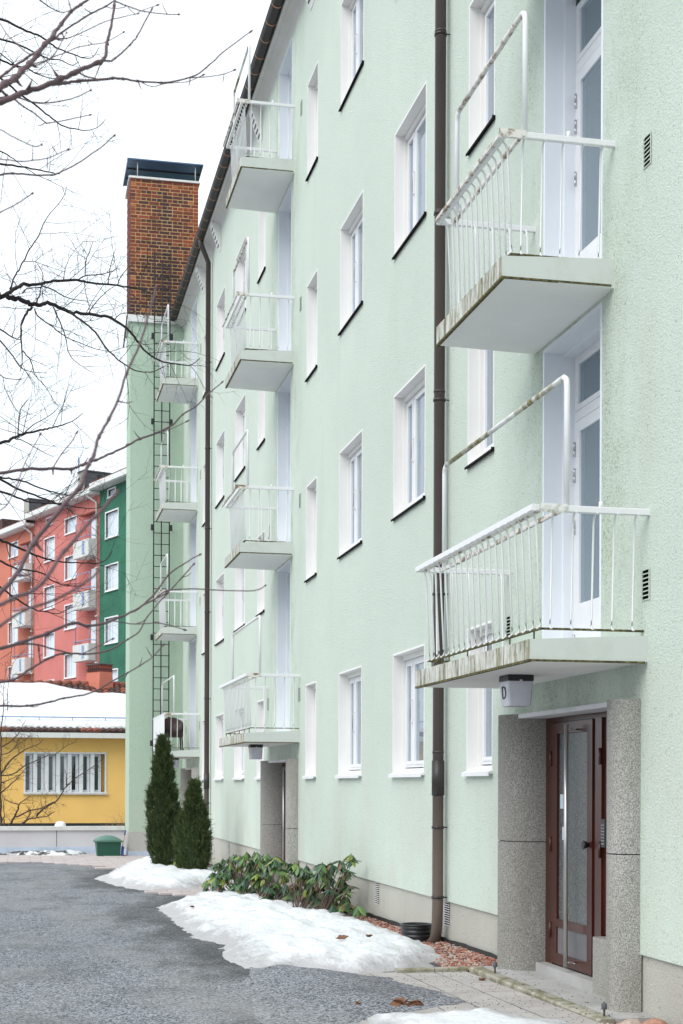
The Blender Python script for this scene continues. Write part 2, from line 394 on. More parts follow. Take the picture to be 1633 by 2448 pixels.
# measured outlines and branch runs (metres, world)
WHORLS = [[2.918,19.923,0.258],[3.322,17.696,0.326],[3.049,20.494,0.544],[3.351,18.768,0.139],[3.3,17.725,0.621],[3.712,17.062,0.501],[3.772,17.212,0.276],[2.85,21.109,0.533],[3.175,18.817,0.249],[3.269,18.503,0.499],[3.47,18.701,0.294],[3.744,16.857,0.429],[3.288,17.85,0.629],[3.139,18.943,0.703],[3.113,18.806,0.266],[3.677,16.626,0.611],[3.333,18.702,0.238],[3.447,18.873,0.248],[3.34,18.905,0.431],[3.014,20.588,0.469],[3.221,18.064,0.373],[3.097,18.62,0.308],[3.472,18.239,0.436],[2.973,20.098,0.337],[3.024,19.433,0.469],[3.088,19.164,0.256],[2.636,21.432,0.135],[3.092,20.02,0.58],[2.928,19.991,0.618],[3.115,19.99,0.467],[3.146,19.969,0.144],[3.158,18.544,0.651],[2.903,20.686,0.489],[3.054,19.279,0.709],[3.564,17.027,0.683],[3.169,19.035,0.436],[3.585,16.015,0.831],[3.842,16.954,0.148],[3.769,16.776,0.737],[3.642,16.994,0.339],[2.967,19.502,0.488],[3.706,16.751,0.149],[2.863,20.59,0.472],[3.404,19.049,0.438],[3.367,17.856,0.576],[3.724,17.15,0.492],[3.105,19.509,0.63],[3.499,16.6,0.23],[2.971,19.821,0.282],[3.164,18.302,0.144],[2.677,20.66,0.257],[3.073,19.825,0.459],[3.328,17.921,0.555],[3.076,19.652,0.698],[3.435,17.137,0.581],[2.865,20.491,0.4],[3.656,17.574,0.554],[3.404,17.93,0.488],[3.271,18.636,0.187],[3.45,17.428,0.492],[3.249,18.053,0.237],[3.265,19.504,0.401],[3.632,16.407,0.272],[3.705,17.51,0.301],[3.651,17.451,0.302],[3.722,17.298,0.306],[3.623,17.559,0.436],[3.118,19.972,0.233],[2.903,19.771,0.637],[3.137,19.141,0.481],[3.025,19.026,0.439],[3.12,18.785,0.135],[3.48,17.789,0.418],[2.814,20.008,0.537],[3.331,17.96,0.639],[3.115,19.159,0.672],[3.259,18.773,0.277],[3.649,17.046,0.195],[3.335,19.186,0.128],[3.627,18.077,0.25],[3.579,16.553,0.732],[3.001,20.181,0.609],[3.6,16.599,0.163],[3.643,16.747,0.66],[3.029,19.872,0.451],[3.074,19.545,0.39],[2.969,20.708,0.163],[3.084,18.854,0.327],[3.535,17.081,0.25],[3.551,18.127,0.267],[3.323,18.971,0.504],[3.421,17.439,0.396],[3.388,17.605,0.327],[3.592,16.298,0.395],[3.432,18.359,0.345],[3.177,18.57,0.566],[3.616,17.652,0.401],[3.089,19.306,0.573],[3.346,18.97,0.606],[3.086,19.354,0.504],[2.686,20.287,0.52],[2.902,20.587,0.349],[3.641,17.179,0.249],[2.753,20.21,0.391],[3.265,18.237,0.343],[3.378,18.575,0.305],[3.314,19.031,0.257],[3.476,17.893,0.434],[3.246,18.939,0.661],[2.641,21.281,0.219],[3.306,19.489,0.261],[3.497,16.716,0.395],[3.036,18.97,0.622],[3.755,17.323,0.369],[3.493,17.422,0.241],[2.881,20.26,0.633],[3.493,17.592,0.412],[3.45,17.895,0.607],[3.495,17.036,0.568],[3.658,16.512,0.324],[3.143,19.476,0.3],[2.749,20.227,0.327],[2.88,20.11,0.63],[3.094,18.693,0.185],[3.083,18.689,0.479],[2.668,20.452,0.299],[3.352,17.664,0.582],[2.989,19.483,0.58],[3.583,16.919,0.374],[3.11,20.203,0.173],[2.754,21.237,0.445],[2.724,20.53,0.382],[3.067,19.12,0.436],[3.535,17.018,0.499],[3.085,18.913,0.378],[3.76,17.219,0.511],[3.514,17.364,0.609],[2.743,21.435,0.319],[2.677,20.336,0.208],[2.899,20.071,0.23],[3.653,17.568,0.351],[2.663,20.56,0.302],[3.664,17.163,0.368],[3.083,19.442,0.229],[2.885,20.193,0.246],[3.018,19.034,0.374],[3.337,18.346,0.177],[3.006,19.105,0.422],[2.975,20.641,0.61],[3.691,17.832,0.514],[3.536,17.579,0.633],[3.539,17.368,0.661],[3.468,17.005,0.67],[2.956,19.285,0.431],[3.252,18.939,0.337],[3.071,20.24,0.32],[3.552,16.848,0.669],[2.781,20.663,0.225],[3.104,18.631,0.613],[3.235,19.257,0.216],[3.64,16.316,0.264],[3.285,18.076,0.622],[3.68,16.632,0.154],[3.598,16.997,0.392],[3.711,17.64,0.484],[2.816,20.523,0.46],[3.374,18.304,0.355],[3.481,17.849,0.548],[2.903,20.721,0.376],[3.126,20.147,0.523],[3.088,18.859,0.58],[3.387,18.933,0.125],[2.944,19.657,0.337],[3.409,17.416,0.325],[2.893,20.742,0.58],[2.941,19.455,0.7],[2.829,21.101,0.388],[3.573,17.5,0.195],[3.235,18.826,0.333],[3.657,15.973,0.264],[2.905,19.432,0.631],[3.552,18.034,0.393],[2.705,20.764,0.209],[3.039,19.483,0.324],[3.61,16.615,0.218]]
YELLOWS = [[2.95,27.73,0.216],[2.874,27.791,0.109],[2.911,27.911,0.204],[2.87,27.831,0.164],[2.942,27.815,0.05],[2.858,27.739,0.138],[2.87,27.881,0.079],[2.8,27.816,0.081],[2.953,27.748,0.193]]
NEAR = [[[[-0.065,4.312,3.526,0.00887],[-0.026,4.335,3.556,0.00845],[0.013,4.358,3.586,0.00802],[0.078,4.375,3.621,0.00759],[0.109,4.4,3.651,0.00715],[0.155,4.422,3.686,0.0067],[0.186,4.446,3.714,0.00624],[0.223,4.47,3.745,0.00578],[0.243,4.497,3.773,0.00531],[0.252,4.526,3.836,0.00483],[0.265,4.555,3.899,0.00435],[0.276,4.584,3.979,0.00385],[0.279,4.615,4.009,0.00336],[0.283,4.646,4.044,0.00285]],0],[[[0.079,4.434,3.647,0.00515],[0.105,4.467,3.669,0.00488],[0.127,4.501,3.689,0.00461],[0.169,4.53,3.712,0.00434],[0.238,4.553,3.734,0.00406],[0.272,4.584,3.756,0.00377],[0.306,4.615,3.772,0.00348],[0.353,4.643,3.783,0.00318],[0.428,4.665,3.796,0.00288],[0.52,4.684,3.831,0.00257],[0.575,4.71,3.881,0.00226],[0.634,4.736,3.951,0.00195],[0.72,4.756,4.031,0.00162]],1],[[[0.522,4.696,3.836,0.00185],[0.576,4.719,3.855,0.00164],[0.635,4.74,3.88,0.00143],[0.67,4.766,3.908,0.00122]],1],[[[0.376,4.83,3.87,0.00149],[0.416,4.873,3.878,0.00143],[0.467,4.913,3.912,0.00138],[0.539,4.948,3.941,0.00132],[0.595,4.987,3.987,0.00127]],1],[[[-0.062,4.107,3.466,0.00845],[-0.044,4.145,3.505,0.00809],[-0.018,4.182,3.539,0.00773],[0.001,4.221,3.581,0.00735],[0.022,4.259,3.621,0.00696],[0.044,4.297,3.668,0.00657],[0.065,4.335,3.717,0.00617],[0.087,4.373,3.758,0.00575],[0.093,4.414,3.792,0.00533],[0.114,4.452,3.839,0.0049],[0.143,4.488,3.897,0.00446],[0.173,4.525,3.94,0.00401],[0.201,4.561,3.98,0.00355]],0],[[[0.143,4.471,3.891,0.00223],[0.139,4.523,3.935,0.00194],[0.137,4.575,3.977,0.00165]],0],[[[-0.071,4.723,3.784,0.00415],[-0.045,4.754,3.821,0.00401],[-0.021,4.786,3.858,0.00388],[0.014,4.816,3.9,0.00374],[0.056,4.844,3.946,0.0036],[0.086,4.874,3.987,0.00345],[0.109,4.907,4.02,0.00331],[0.127,4.94,4.055,0.00316],[0.179,4.966,4.109,0.00301],[0.226,4.993,4.157,0.00285],[0.273,5.02,4.199,0.00269],[0.301,5.051,4.236,0.00254]],0],[[[0.113,5.092,4.111,0.00197],[0.15,5.152,4.143,0.00188],[0.185,5.213,4.189,0.00178],[0.238,5.269,4.246,0.00168],[0.293,5.326,4.305,0.00158],[0.356,5.38,4.355,0.00148],[0.41,5.437,4.401,0.00137]],1],[[[0.264,4.854,4.112,0.00149],[0.293,4.916,4.141,0.00142],[0.329,4.977,4.179,0.00134],[0.342,5.042,4.221,0.00127]],0],[[[0.28,4.646,4.025,0.00233],[0.319,4.699,4.042,0.00218],[0.361,4.752,4.061,0.00202],[0.386,4.807,4.086,0.00186],[0.463,4.852,4.109,0.00169],[0.504,4.905,4.14,0.00152]],1],[[[0.335,4.839,4.11,0.00122],[0.363,4.901,4.123,0.00119],[0.386,4.964,4.168,0.00116],[0.444,5.02,4.222,0.00113]],1],[[[0.023,4.395,3.68,0.00194],[0.047,4.505,3.736,0.00188],[0.074,4.614,3.803,0.00182],[0.1,4.724,3.871,0.00175],[0.135,4.831,3.938,0.00167],[0.184,4.936,4.013,0.00159],[0.234,5.04,4.077,0.00151],[0.286,5.144,4.143,0.00142],[0.347,5.246,4.232,0.00132]],1],[[[0.026,4.395,3.68,0.00206],[0.046,4.472,3.727,0.0019],[0.081,4.546,3.776,0.00173],[0.108,4.622,3.848,0.00156],[0.126,4.7,3.917,0.00138],[0.138,4.779,3.976,0.00119]],1],[[[0.241,4.553,3.791,0.0033],[0.264,4.599,3.815,0.00312],[0.283,4.646,3.848,0.00294],[0.31,4.691,3.892,0.00275],[0.341,4.735,3.947,0.00256],[0.36,4.783,3.992,0.00236],[0.408,4.823,4.1,0.00216]],1],[[[0.233,4.554,3.783,0.0019],[0.225,4.556,3.759,0.00165],[0.215,4.558,3.735,0.00139]],0],[[[0.167,4.466,3.706,0.00273],[0.19,4.529,3.727,0.00239],[0.219,4.591,3.753,0.00204],[0.243,4.654,3.781,0.00168]],0],[[[-0.066,4.414,3.585,0.00315],[-0.024,4.493,3.628,0.00295],[-0.007,4.577,3.665,0.00274],[0.022,4.658,3.694,0.00251],[0.068,4.736,3.728,0.00228],[0.119,4.813,3.773,0.00204],[0.169,4.89,3.825,0.00178],[0.22,4.966,3.887,0.00152]],1],[[[-0.026,4.406,3.586,0.00254],[0.006,4.518,3.613,0.00238],[0.041,4.63,3.644,0.00221],[0.074,4.742,3.67,0.00203],[0.087,4.859,3.721,0.00184],[0.157,4.963,3.785,0.00163],[0.224,5.068,3.852,0.00141]],1],[[[-0.065,4.312,3.567,0.00414],[-0.041,4.348,3.564,0.0037],[-0.024,4.385,3.576,0.00326],[0.003,4.42,3.608,0.0028],[0.057,4.449,3.643,0.00233],[0.09,4.483,3.674,0.00186]],0],[[[-0.052,3.49,3.099,0.00144],[-0.037,3.569,3.126,0.00145],[-0.009,3.645,3.145,0.00146],[0.027,3.719,3.163,0.00148],[0.038,3.798,3.196,0.00149],[0.05,3.878,3.235,0.0015]],1],[[[-0.055,3.696,3.115,0.00172],[-0.039,3.76,3.14,0.00165],[0.001,3.82,3.164,0.00158],[0.028,3.882,3.195,0.0015],[0.066,3.942,3.228,0.00142],[0.093,4.005,3.268,0.00133],[0.122,4.067,3.308,0.00124]],1],[[[-0.064,4.312,3.321,0.00308],[-0.023,4.376,3.355,0.0029],[0.029,4.438,3.38,0.00273],[0.091,4.497,3.409,0.00254],[0.119,4.564,3.449,0.00235],[0.165,4.627,3.502,0.00215],[0.232,4.686,3.576,0.00194],[0.285,4.748,3.65,0.00172]],1],[[[-0.06,4.106,3.136,0.0018],[-0.01,4.198,3.202,0.00167],[0.029,4.291,3.268,0.00154]],1],[[[-0.044,3.079,1.978,0.00507],[-0.008,3.099,2.025,0.00488],[0.03,3.118,2.097,0.00468],[0.095,3.131,2.185,0.00448],[0.122,3.153,2.22,0.00427],[0.133,3.177,2.252,0.00406],[0.144,3.202,2.286,0.00385],[0.154,3.227,2.305,0.00363],[0.167,3.252,2.353,0.0034],[0.189,3.274,2.397,0.00318],[0.208,3.297,2.442,0.00294],[0.23,3.32,2.511,0.00271],[0.259,3.341,2.581,0.00247],[0.277,3.364,2.641,0.00222],[0.294,3.388,2.703,0.00198],[0.301,3.414,2.734,0.00172]],1],[[[-0.067,4.722,2.561,0.00518],[0.011,4.768,2.585,0.00498],[0.101,4.811,2.601,0.00477],[0.162,4.861,2.614,0.00455],[0.201,4.915,2.641,0.00433],[0.245,4.969,2.67,0.00409],[0.3,5.02,2.707,0.00385],[0.356,5.071,2.749,0.00361],[0.402,5.124,2.783,0.00335],[0.501,5.165,2.836,0.00309],[0.558,5.216,2.899,0.00283],[0.607,5.268,2.941,0.00255],[0.662,5.319,3.005,0.00227],[0.714,5.371,3.06,0.00198]],1],[[[0.456,5.018,2.785,0.00169],[0.491,5.061,2.804,0.00149],[0.557,5.098,2.845,0.00129]],1],[[[0.102,4.89,2.619,0.00203],[0.131,4.917,2.673,0.00186],[0.165,4.944,2.722,0.00169],[0.181,4.975,2.757,0.00152]],1],[[[-0.056,4.105,1.963,0.00518],[0.003,4.164,1.986,0.0049],[0.077,4.22,2.02,0.00459],[0.149,4.276,2.055,0.00428],[0.196,4.337,2.055,0.00395],[0.264,4.394,2.078,0.00361],[0.338,4.45,2.118,0.00326],[0.391,4.51,2.166,0.0029],[0.445,4.57,2.241,0.00252],[0.5,4.629,2.287,0.00213],[0.554,4.689,2.325,0.00172]],1],[[[0.336,4.429,2.116,0.00273],[0.39,4.495,2.154,0.00249],[0.44,4.56,2.185,0.00224],[0.494,4.625,2.244,0.00199],[0.536,4.693,2.294,0.00172]],1],[[[0.406,4.517,2.166,0.00215],[0.445,4.611,2.199,0.00205],[0.528,4.695,2.218,0.00193],[0.636,4.774,2.227,0.00181],[0.755,4.85,2.239,0.00168],[0.807,4.941,2.269,0.00155]],1],[[[-0.057,4.208,1.878,0.0037],[-0.015,4.27,1.892,0.00354],[0.035,4.331,1.93,0.00337],[0.081,4.393,1.963,0.00319],[0.128,4.454,1.983,0.00301],[0.204,4.509,1.989,0.00282],[0.265,4.568,2.006,0.00262],[0.327,4.626,2.047,0.00242],[0.367,4.689,2.079,0.00221],[0.397,4.754,2.132,0.00199],[0.463,4.811,2.213,0.00176]],1],[[[0.003,4.195,1.985,0.003],[0.052,4.287,1.992,0.00268],[0.108,4.377,1.986,0.00234],[0.156,4.469,1.985,0.00198]],0],[[[0.174,4.465,1.982,0.00186],[0.227,4.556,2.014,0.00165],[0.28,4.646,2.048,0.00143]],1],[[[-0.059,4.31,1.819,0.00331],[0.022,4.373,1.824,0.00316],[0.09,4.437,1.84,0.003],[0.13,4.508,1.855,0.00283],[0.208,4.571,1.875,0.00265],[0.269,4.637,1.91,0.00247],[0.333,4.703,1.95,0.00228],[0.374,4.774,1.977,0.00208],[0.421,4.843,2.012,0.00187],[0.462,4.914,2.057,0.00166]],1],[[[0.057,4.285,1.943,0.00237],[0.054,4.286,1.962,0.00207],[0.053,4.286,1.975,0.00177]],1],[[[-0.03,2.155,1.852,0.00296],[-0.001,2.21,1.873,0.00292],[0.031,2.265,1.897,0.00288],[0.066,2.319,1.957,0.00283],[0.117,2.369,2.022,0.00277],[0.155,2.422,2.074,0.0027]],0],[[[-0.032,2.361,1.842,0.00259],[0.006,2.429,1.877,0.00243],[0.058,2.494,1.904,0.00224],[0.113,2.559,1.946,0.00204],[0.138,2.631,1.976,0.00183]],0],[[[0.255,4.242,2.061,0.00166],[0.329,4.329,2.063,0.00157],[0.407,4.414,2.076,0.00149],[0.486,4.499,2.068,0.00139]],1],[[[-0.055,3.9,2.297,0.00171],[-0.033,4.023,2.338,0.0016],[-0.005,4.145,2.425,0.00148],[0.013,4.269,2.503,0.00135],[0.055,4.388,2.609,0.00121]],1],[[[-0.072,4.723,3.959,0.0013],[-0.063,4.68,3.93,0.00144],[-0.047,4.635,3.883,0.00158],[-0.02,4.589,3.836,0.00172],[0.003,4.543,3.795,0.00185],[0.024,4.497,3.76,0.00198]],0]]
MID = [[[[-0.18,12.319,5.547,0.02197],[-0.103,12.366,5.557,0.0209],[-0.039,12.416,5.556,0.01981],[0.046,12.461,5.55,0.01871],[0.111,12.511,5.548,0.0176],[0.198,12.556,5.58,0.01647],[0.264,12.606,5.583,0.01534],[0.397,12.641,5.554,0.01419],[0.53,12.676,5.554,0.01303],[0.699,12.703,5.555,0.01185],[0.846,12.735,5.501,0.01067],[0.951,12.776,5.418,0.00947],[1.035,12.822,5.329,0.00826],[1.175,12.856,5.255,0.00704],[1.316,12.889,5.245,0.0058],[1.436,12.927,5.246,0.00456],[1.534,12.97,5.328,0.0033]],0],[[[-0.123,12.306,5.547,0.0169],[-0.05,12.444,5.657,0.01574],[0.024,12.581,5.73,0.01455],[0.156,12.706,5.786,0.01333],[0.268,12.835,5.865,0.01207],[0.473,12.944,5.922,0.01077],[0.592,13.072,5.95,0.00945],[0.828,13.174,5.978,0.00809],[1.0,13.29,6.006,0.00669],[1.105,13.421,6.026,0.00526],[1.212,13.551,6.028,0.0038]],0],[[[0.088,12.363,5.483,0.01159],[0.035,12.357,5.407,0.0101],[0.004,12.347,5.326,0.00861],[0.002,12.33,5.213,0.00713],[0.01,12.311,5.11,0.00565],[0.01,12.294,5.008,0.00417],[-0.005,12.281,4.928,0.0027]],0],[[[0.11,12.358,5.467,0.00614],[0.143,12.419,5.423,0.00554],[0.262,12.461,5.356,0.00494],[0.35,12.51,5.311,0.00433],[0.439,12.559,5.287,0.00372],[0.616,12.589,5.24,0.00309],[0.74,12.63,5.238,0.00246]],0],[[[0.26,12.428,5.516,0.00619],[0.313,12.375,5.378,0.00534],[0.355,12.325,5.246,0.00451],[0.386,12.277,5.093,0.00368],[0.47,12.218,4.995,0.00285],[0.574,12.155,4.919,0.00203]],0],[[[0.396,12.603,5.536,0.01048],[0.482,12.559,5.467,0.0095],[0.579,12.512,5.382,0.00852],[0.675,12.465,5.242,0.00755],[0.761,12.421,5.136,0.00658],[0.889,12.368,5.035,0.00562],[0.973,12.324,5.001,0.00466],[1.068,12.278,4.994,0.0037],[1.151,12.234,5.032,0.00275]],0],[[[-0.087,12.298,5.596,0.00744],[-0.05,12.378,5.722,0.00671],[-0.008,12.457,5.828,0.00598],[0.066,12.528,6.002,0.00523],[0.142,12.599,6.155,0.00447],[0.208,12.673,6.332,0.0037],[0.341,12.732,6.533,0.00292],[0.376,12.812,6.669,0.00213]],0],[[[0.467,12.792,5.871,0.00639],[0.536,12.828,5.928,0.00535],[0.66,12.852,5.957,0.00429],[0.752,12.884,5.998,0.00323],[0.834,12.917,6.05,0.00216]],0],[[[0.534,12.778,5.911,0.00497],[0.536,12.845,6.037,0.00404],[0.572,12.906,6.163,0.00311],[0.608,12.966,6.279,0.00216]],0],[[[0.739,13.04,5.939,0.00509],[0.752,13.071,6.061,0.00413],[0.788,13.098,6.212,0.00317],[0.812,13.126,6.294,0.0022]],0],[[[0.825,13.124,5.967,0.00513],[0.847,13.119,6.026,0.00415],[0.915,13.104,6.12,0.00317],[0.972,13.092,6.155,0.0022]],0],[[[0.163,12.449,5.691,0.00584],[0.24,12.514,5.691,0.00512],[0.35,12.572,5.656,0.00439],[0.44,12.634,5.655,0.00364],[0.542,12.694,5.67,0.00289],[0.623,12.758,5.702,0.00213]],0],[[[0.014,12.379,5.597,0.00614],[0.024,12.411,5.619,0.00524],[0.046,12.44,5.652,0.00434],[0.164,12.449,5.68,0.00344]],0],[[[0.015,12.276,5.095,0.00608],[0.079,12.262,5.015,0.00507],[0.111,12.255,4.907,0.00406],[0.185,12.239,4.821,0.00304],[0.301,12.214,4.638,0.00203]],0],[[[-0.187,12.832,5.437,0.00845],[-0.072,12.756,5.343,0.00596],[-0.006,12.69,5.306,0.00349]],0],[[[-0.186,12.832,5.341,0.00704],[-0.082,12.681,5.187,0.00584],[-0.006,12.536,5.041,0.00466],[0.08,12.39,4.963,0.0035],[0.205,12.235,4.918,0.00237]],0],[[[0.778,12.724,5.539,0.00497],[0.827,12.782,5.605,0.00416],[0.943,12.825,5.65,0.00335],[1.015,12.878,5.694,0.00252]],0],[[[0.121,12.458,5.543,0.00619],[0.154,12.527,5.655,0.00527],[0.165,12.602,5.747,0.00435],[0.177,12.676,5.861,0.00341],[0.134,12.762,5.977,0.00246]],0],[[[0.557,12.773,5.583,0.00532],[0.628,12.859,5.718,0.00429],[0.722,12.941,5.842,0.00325],[0.841,13.018,5.957,0.00218]],0],[[[-0.178,12.318,4.917,0.00575],[-0.121,12.306,4.874,0.00406],[0.016,12.276,4.863,0.00237]],0],[[[-0.168,11.804,4.234,0.01361],[-0.089,11.851,4.27,0.0123],[-0.022,11.9,4.323,0.01097],[0.039,11.951,4.358,0.00963],[0.155,11.99,4.394,0.00827],[0.224,12.039,4.427,0.0069],[0.315,12.083,4.463,0.00552],[0.406,12.127,4.514,0.00412],[0.491,12.173,4.594,0.0027]],0],[[[-0.018,11.874,4.32,0.00523],[-0.009,12.008,4.512,0.00419],[0.008,12.141,4.604,0.00312],[0.074,12.263,4.72,0.00203]],0],[[[0.025,11.865,4.334,0.00555],[0.046,11.962,4.379,0.0047],[0.114,12.05,4.459,0.00382],[0.225,12.128,4.547,0.00293],[0.296,12.215,4.636,0.00203]],0],[[[-0.042,11.879,4.293,0.00457],[0.019,11.968,4.302,0.00387],[0.115,12.05,4.27,0.00316],[0.226,12.128,4.233,0.00243],[0.298,12.215,4.248,0.00169]],0],[[[-0.16,11.291,3.873,0.00806],[-0.11,11.368,3.881,0.00732],[0.013,11.429,3.875,0.00656],[0.15,11.487,3.84,0.0058],[0.282,11.546,3.817,0.00502],[0.391,11.61,3.824,0.00423],[0.473,11.68,3.865,0.00343],[0.51,11.759,3.944,0.00261]],0],[[[-0.16,11.291,3.863,0.0093],[-0.02,11.414,3.811,0.00824],[0.111,11.539,3.795,0.00716],[0.246,11.663,3.77,0.00605],[0.33,11.799,3.771,0.0049]],0],[[[-0.164,11.599,3.824,0.00955],[-0.046,11.675,3.807,0.00803],[0.087,11.749,3.779,0.00648],[0.316,11.801,3.785,0.0049]],0],[[[0.237,11.819,3.792,0.0049],[0.436,11.878,3.778,0.00428],[0.572,11.951,3.787,0.00366],[0.677,12.03,3.837,0.00302],[0.737,12.119,3.904,0.00237]],0],[[[-0.155,11.29,3.405,0.00992],[-0.072,11.374,3.39,0.00907],[0.06,11.448,3.349,0.0082],[0.168,11.527,3.319,0.00732],[0.285,11.603,3.305,0.00642],[0.43,11.674,3.311,0.00551],[0.597,11.741,3.326,0.00457],[0.667,11.828,3.368,0.00363],[0.719,11.919,3.452,0.00266]],0],[[[-0.154,11.29,3.254,0.00806],[-0.021,11.378,3.207,0.00729],[0.073,11.474,3.211,0.00651],[0.169,11.57,3.208,0.00571],[0.236,11.673,3.172,0.00489],[0.329,11.769,3.148,0.00405],[0.438,11.863,3.154,0.0032],[0.508,11.964,3.186,0.00233]],0],[[[-0.154,11.289,3.064,0.00744],[-0.021,11.383,2.978,0.00645],[0.106,11.479,2.922,0.00545],[0.209,11.579,2.911,0.00442],[0.302,11.682,2.918,0.00336],[0.389,11.786,2.979,0.00229]],0],[[[-0.187,12.32,7.781,0.01014],[-0.09,12.367,7.777,0.00933],[0.036,12.408,7.75,0.00851],[0.15,12.452,7.737,0.00768],[0.25,12.498,7.702,0.00683],[0.309,12.553,7.699,0.00598],[0.44,12.593,7.684,0.00512],[0.515,12.645,7.692,0.00425],[0.59,12.697,7.739,0.00337],[0.644,12.754,7.854,0.00248]],0],[[[-0.186,12.32,7.621,0.00811],[-0.034,12.372,7.617,0.0072],[0.107,12.427,7.587,0.00628],[0.222,12.487,7.577,0.00535],[0.309,12.553,7.611,0.0044],[0.412,12.616,7.608,0.00344],[0.473,12.688,7.678,0.00246]],0],[[[-0.186,12.32,7.458,0.00879],[-0.089,12.381,7.45,0.00755],[0.037,12.435,7.461,0.0063],[0.109,12.501,7.456,0.00503],[0.252,12.552,7.451,0.00375],[0.326,12.618,7.519,0.00245]],0],[[[-0.185,12.32,7.312,0.00879],[-0.032,12.363,7.219,0.00799],[0.109,12.409,7.154,0.00719],[0.223,12.461,7.094,0.00637],[0.324,12.516,7.055,0.00554],[0.434,12.569,7.056,0.00471],[0.53,12.625,7.078,0.00386],[0.635,12.679,7.141,0.003],[0.697,12.742,7.242,0.00213]],0],[[[0.132,12.251,7.939,0.00541],[0.219,12.402,7.962,0.00434],[0.322,12.551,8.006,0.00324],[0.384,12.708,8.108,0.00211]],0],[[[-0.183,12.319,6.611,0.00879],[-0.03,12.363,6.618,0.0074],[0.111,12.409,6.628,0.00599],[0.253,12.455,6.627,0.00456],[0.312,12.519,6.651,0.00312]],0],[[[-0.183,12.319,6.721,0.00608],[-0.087,12.401,6.707,0.00443],[0.005,12.483,6.677,0.00275]],0],[[[-0.186,12.32,7.514,0.00507],[-0.068,12.362,7.451,0.00419],[0.037,12.408,7.39,0.0033],[0.13,12.456,7.343,0.00241]],0]]
SMALL = [[[[-0.533,45.14,0.231,0.03966],[-0.534,45.086,0.713,0.03572],[-0.541,45.033,1.471,0.03179],[-0.545,44.979,2.227,0.02787],[-0.539,44.923,2.856,0.02396],[-0.525,44.865,3.232,0.02006],[-0.477,44.8,3.632,0.01617],[-0.438,44.737,3.98,0.01229]],0],[[[-0.306,45.091,0.308,0.03718],[-0.158,44.945,0.589,0.0306],[-0.035,44.804,0.819,0.02405],[0.013,44.68,0.997,0.01753],[0.331,44.497,1.237,0.01104]],0],[[[0.04,45.016,0.309,0.03718],[0.188,44.862,0.49,0.03028],[0.433,44.686,0.595,0.02342],[0.775,44.49,0.636,0.0166],[1.017,44.316,0.777,0.00981]],0],[[[0.509,44.914,0.615,0.02727],[0.631,44.823,0.793,0.02503],[0.827,44.716,0.946,0.0228],[1.071,44.599,1.074,0.02057],[1.217,44.503,1.302,0.01835],[1.361,44.408,1.529,0.01613],[1.579,44.296,1.73,0.01393],[1.845,44.174,1.931,0.01173],[2.087,44.057,2.082,0.00953],[2.351,43.935,2.307,0.00734]],0],[[[-0.084,45.043,0.612,0.02479],[0.31,44.844,0.793,0.02164],[0.629,44.661,0.872,0.0185],[0.921,44.484,1.025,0.01538],[1.041,44.344,1.077,0.01227]],0],[[[-0.521,45.138,1.876,0.02851],[-0.336,44.984,2.178,0.02423],[-0.065,44.812,2.43,0.01998],[0.253,44.63,2.629,0.01575],[0.546,44.453,2.753,0.01153],[0.666,44.314,2.875,0.00734]],0],[[[-0.521,45.137,1.825,0.02231],[-0.187,45.063,1.877,0.02001],[0.133,44.99,2.106,0.0177],[0.503,44.908,2.284,0.0154],[0.824,44.835,2.437,0.0131],[1.022,44.79,2.463,0.0108],[1.367,44.713,2.717,0.0085],[1.663,44.646,2.844,0.00619]],0],[[[-0.533,45.14,1.623,0.01983],[-0.408,45.018,1.648,0.01525],[-0.211,44.88,1.75,0.0107],[0.01,44.736,1.851,0.00616]],0],[[[-0.532,45.14,1.319,0.02107],[-0.308,44.898,1.523,0.01604],[-0.063,44.652,1.75,0.01106],[0.18,44.406,2.049,0.00612]],0],[[[-0.523,45.138,2.457,0.01735],[-0.263,44.982,2.532,0.01453],[-0.066,44.84,2.732,0.01172],[0.154,44.692,2.881,0.00893],[0.3,44.561,3.029,0.00614]],0],[[[-0.512,45.135,2.685,0.02107],[-0.264,44.943,2.834,0.0173],[-0.018,44.752,3.082,0.01355],[0.079,44.592,3.279,0.00982],[0.176,44.433,3.449,0.00612]],0],[[[0.213,44.978,0.538,0.01735],[0.335,44.917,0.766,0.01238],[0.186,44.915,0.969,0.00743]],0],[[[1.359,44.73,1.541,0.01239],[1.353,44.587,1.856,0.00927],[1.287,44.457,2.031,0.00616]],0],[[[-0.011,45.027,0.967,0.01735],[-0.357,45.026,1.093,0.01299],[-0.505,44.983,1.219,0.00865]],0],[[[-0.54,45.142,0.307,0.01983],[-0.478,45.045,0.512,0.01639],[-0.429,44.951,0.665,0.01297],[-0.454,44.873,0.969,0.00955],[-0.405,44.778,1.221,0.00615]],0],[[[-0.466,45.126,3.915,0.01239],[-0.468,45.126,4.421,0.00992],[-0.396,45.11,4.927,0.00744],[-0.421,45.116,5.23,0.00496]],0],[[[-0.354,45.101,3.743,0.01239],[-0.344,45.099,4.168,0.01054],[-0.32,45.094,4.548,0.00868],[-0.174,45.062,5.18,0.00682],[0.171,44.987,5.586,0.00496]],0]]
SNOWA = [[1.722,19.387],[1.729,17.617],[1.723,16.141],[1.76,14.88],[1.898,14.294],[1.769,13.319],[1.815,12.435],[1.862,12.029],[2.105,12.103],[2.323,11.934],[2.516,11.668],[2.668,11.563],[2.962,11.681],[3.32,11.807],[3.508,12.339],[3.784,12.723],[3.875,13.413],[3.912,13.993],[3.931,14.796],[3.926,15.973],[3.779,17.535],[3.8,19.0],[3.7,21.5],[3.194,23.063],[2.721,22.607],[2.296,20.959]]
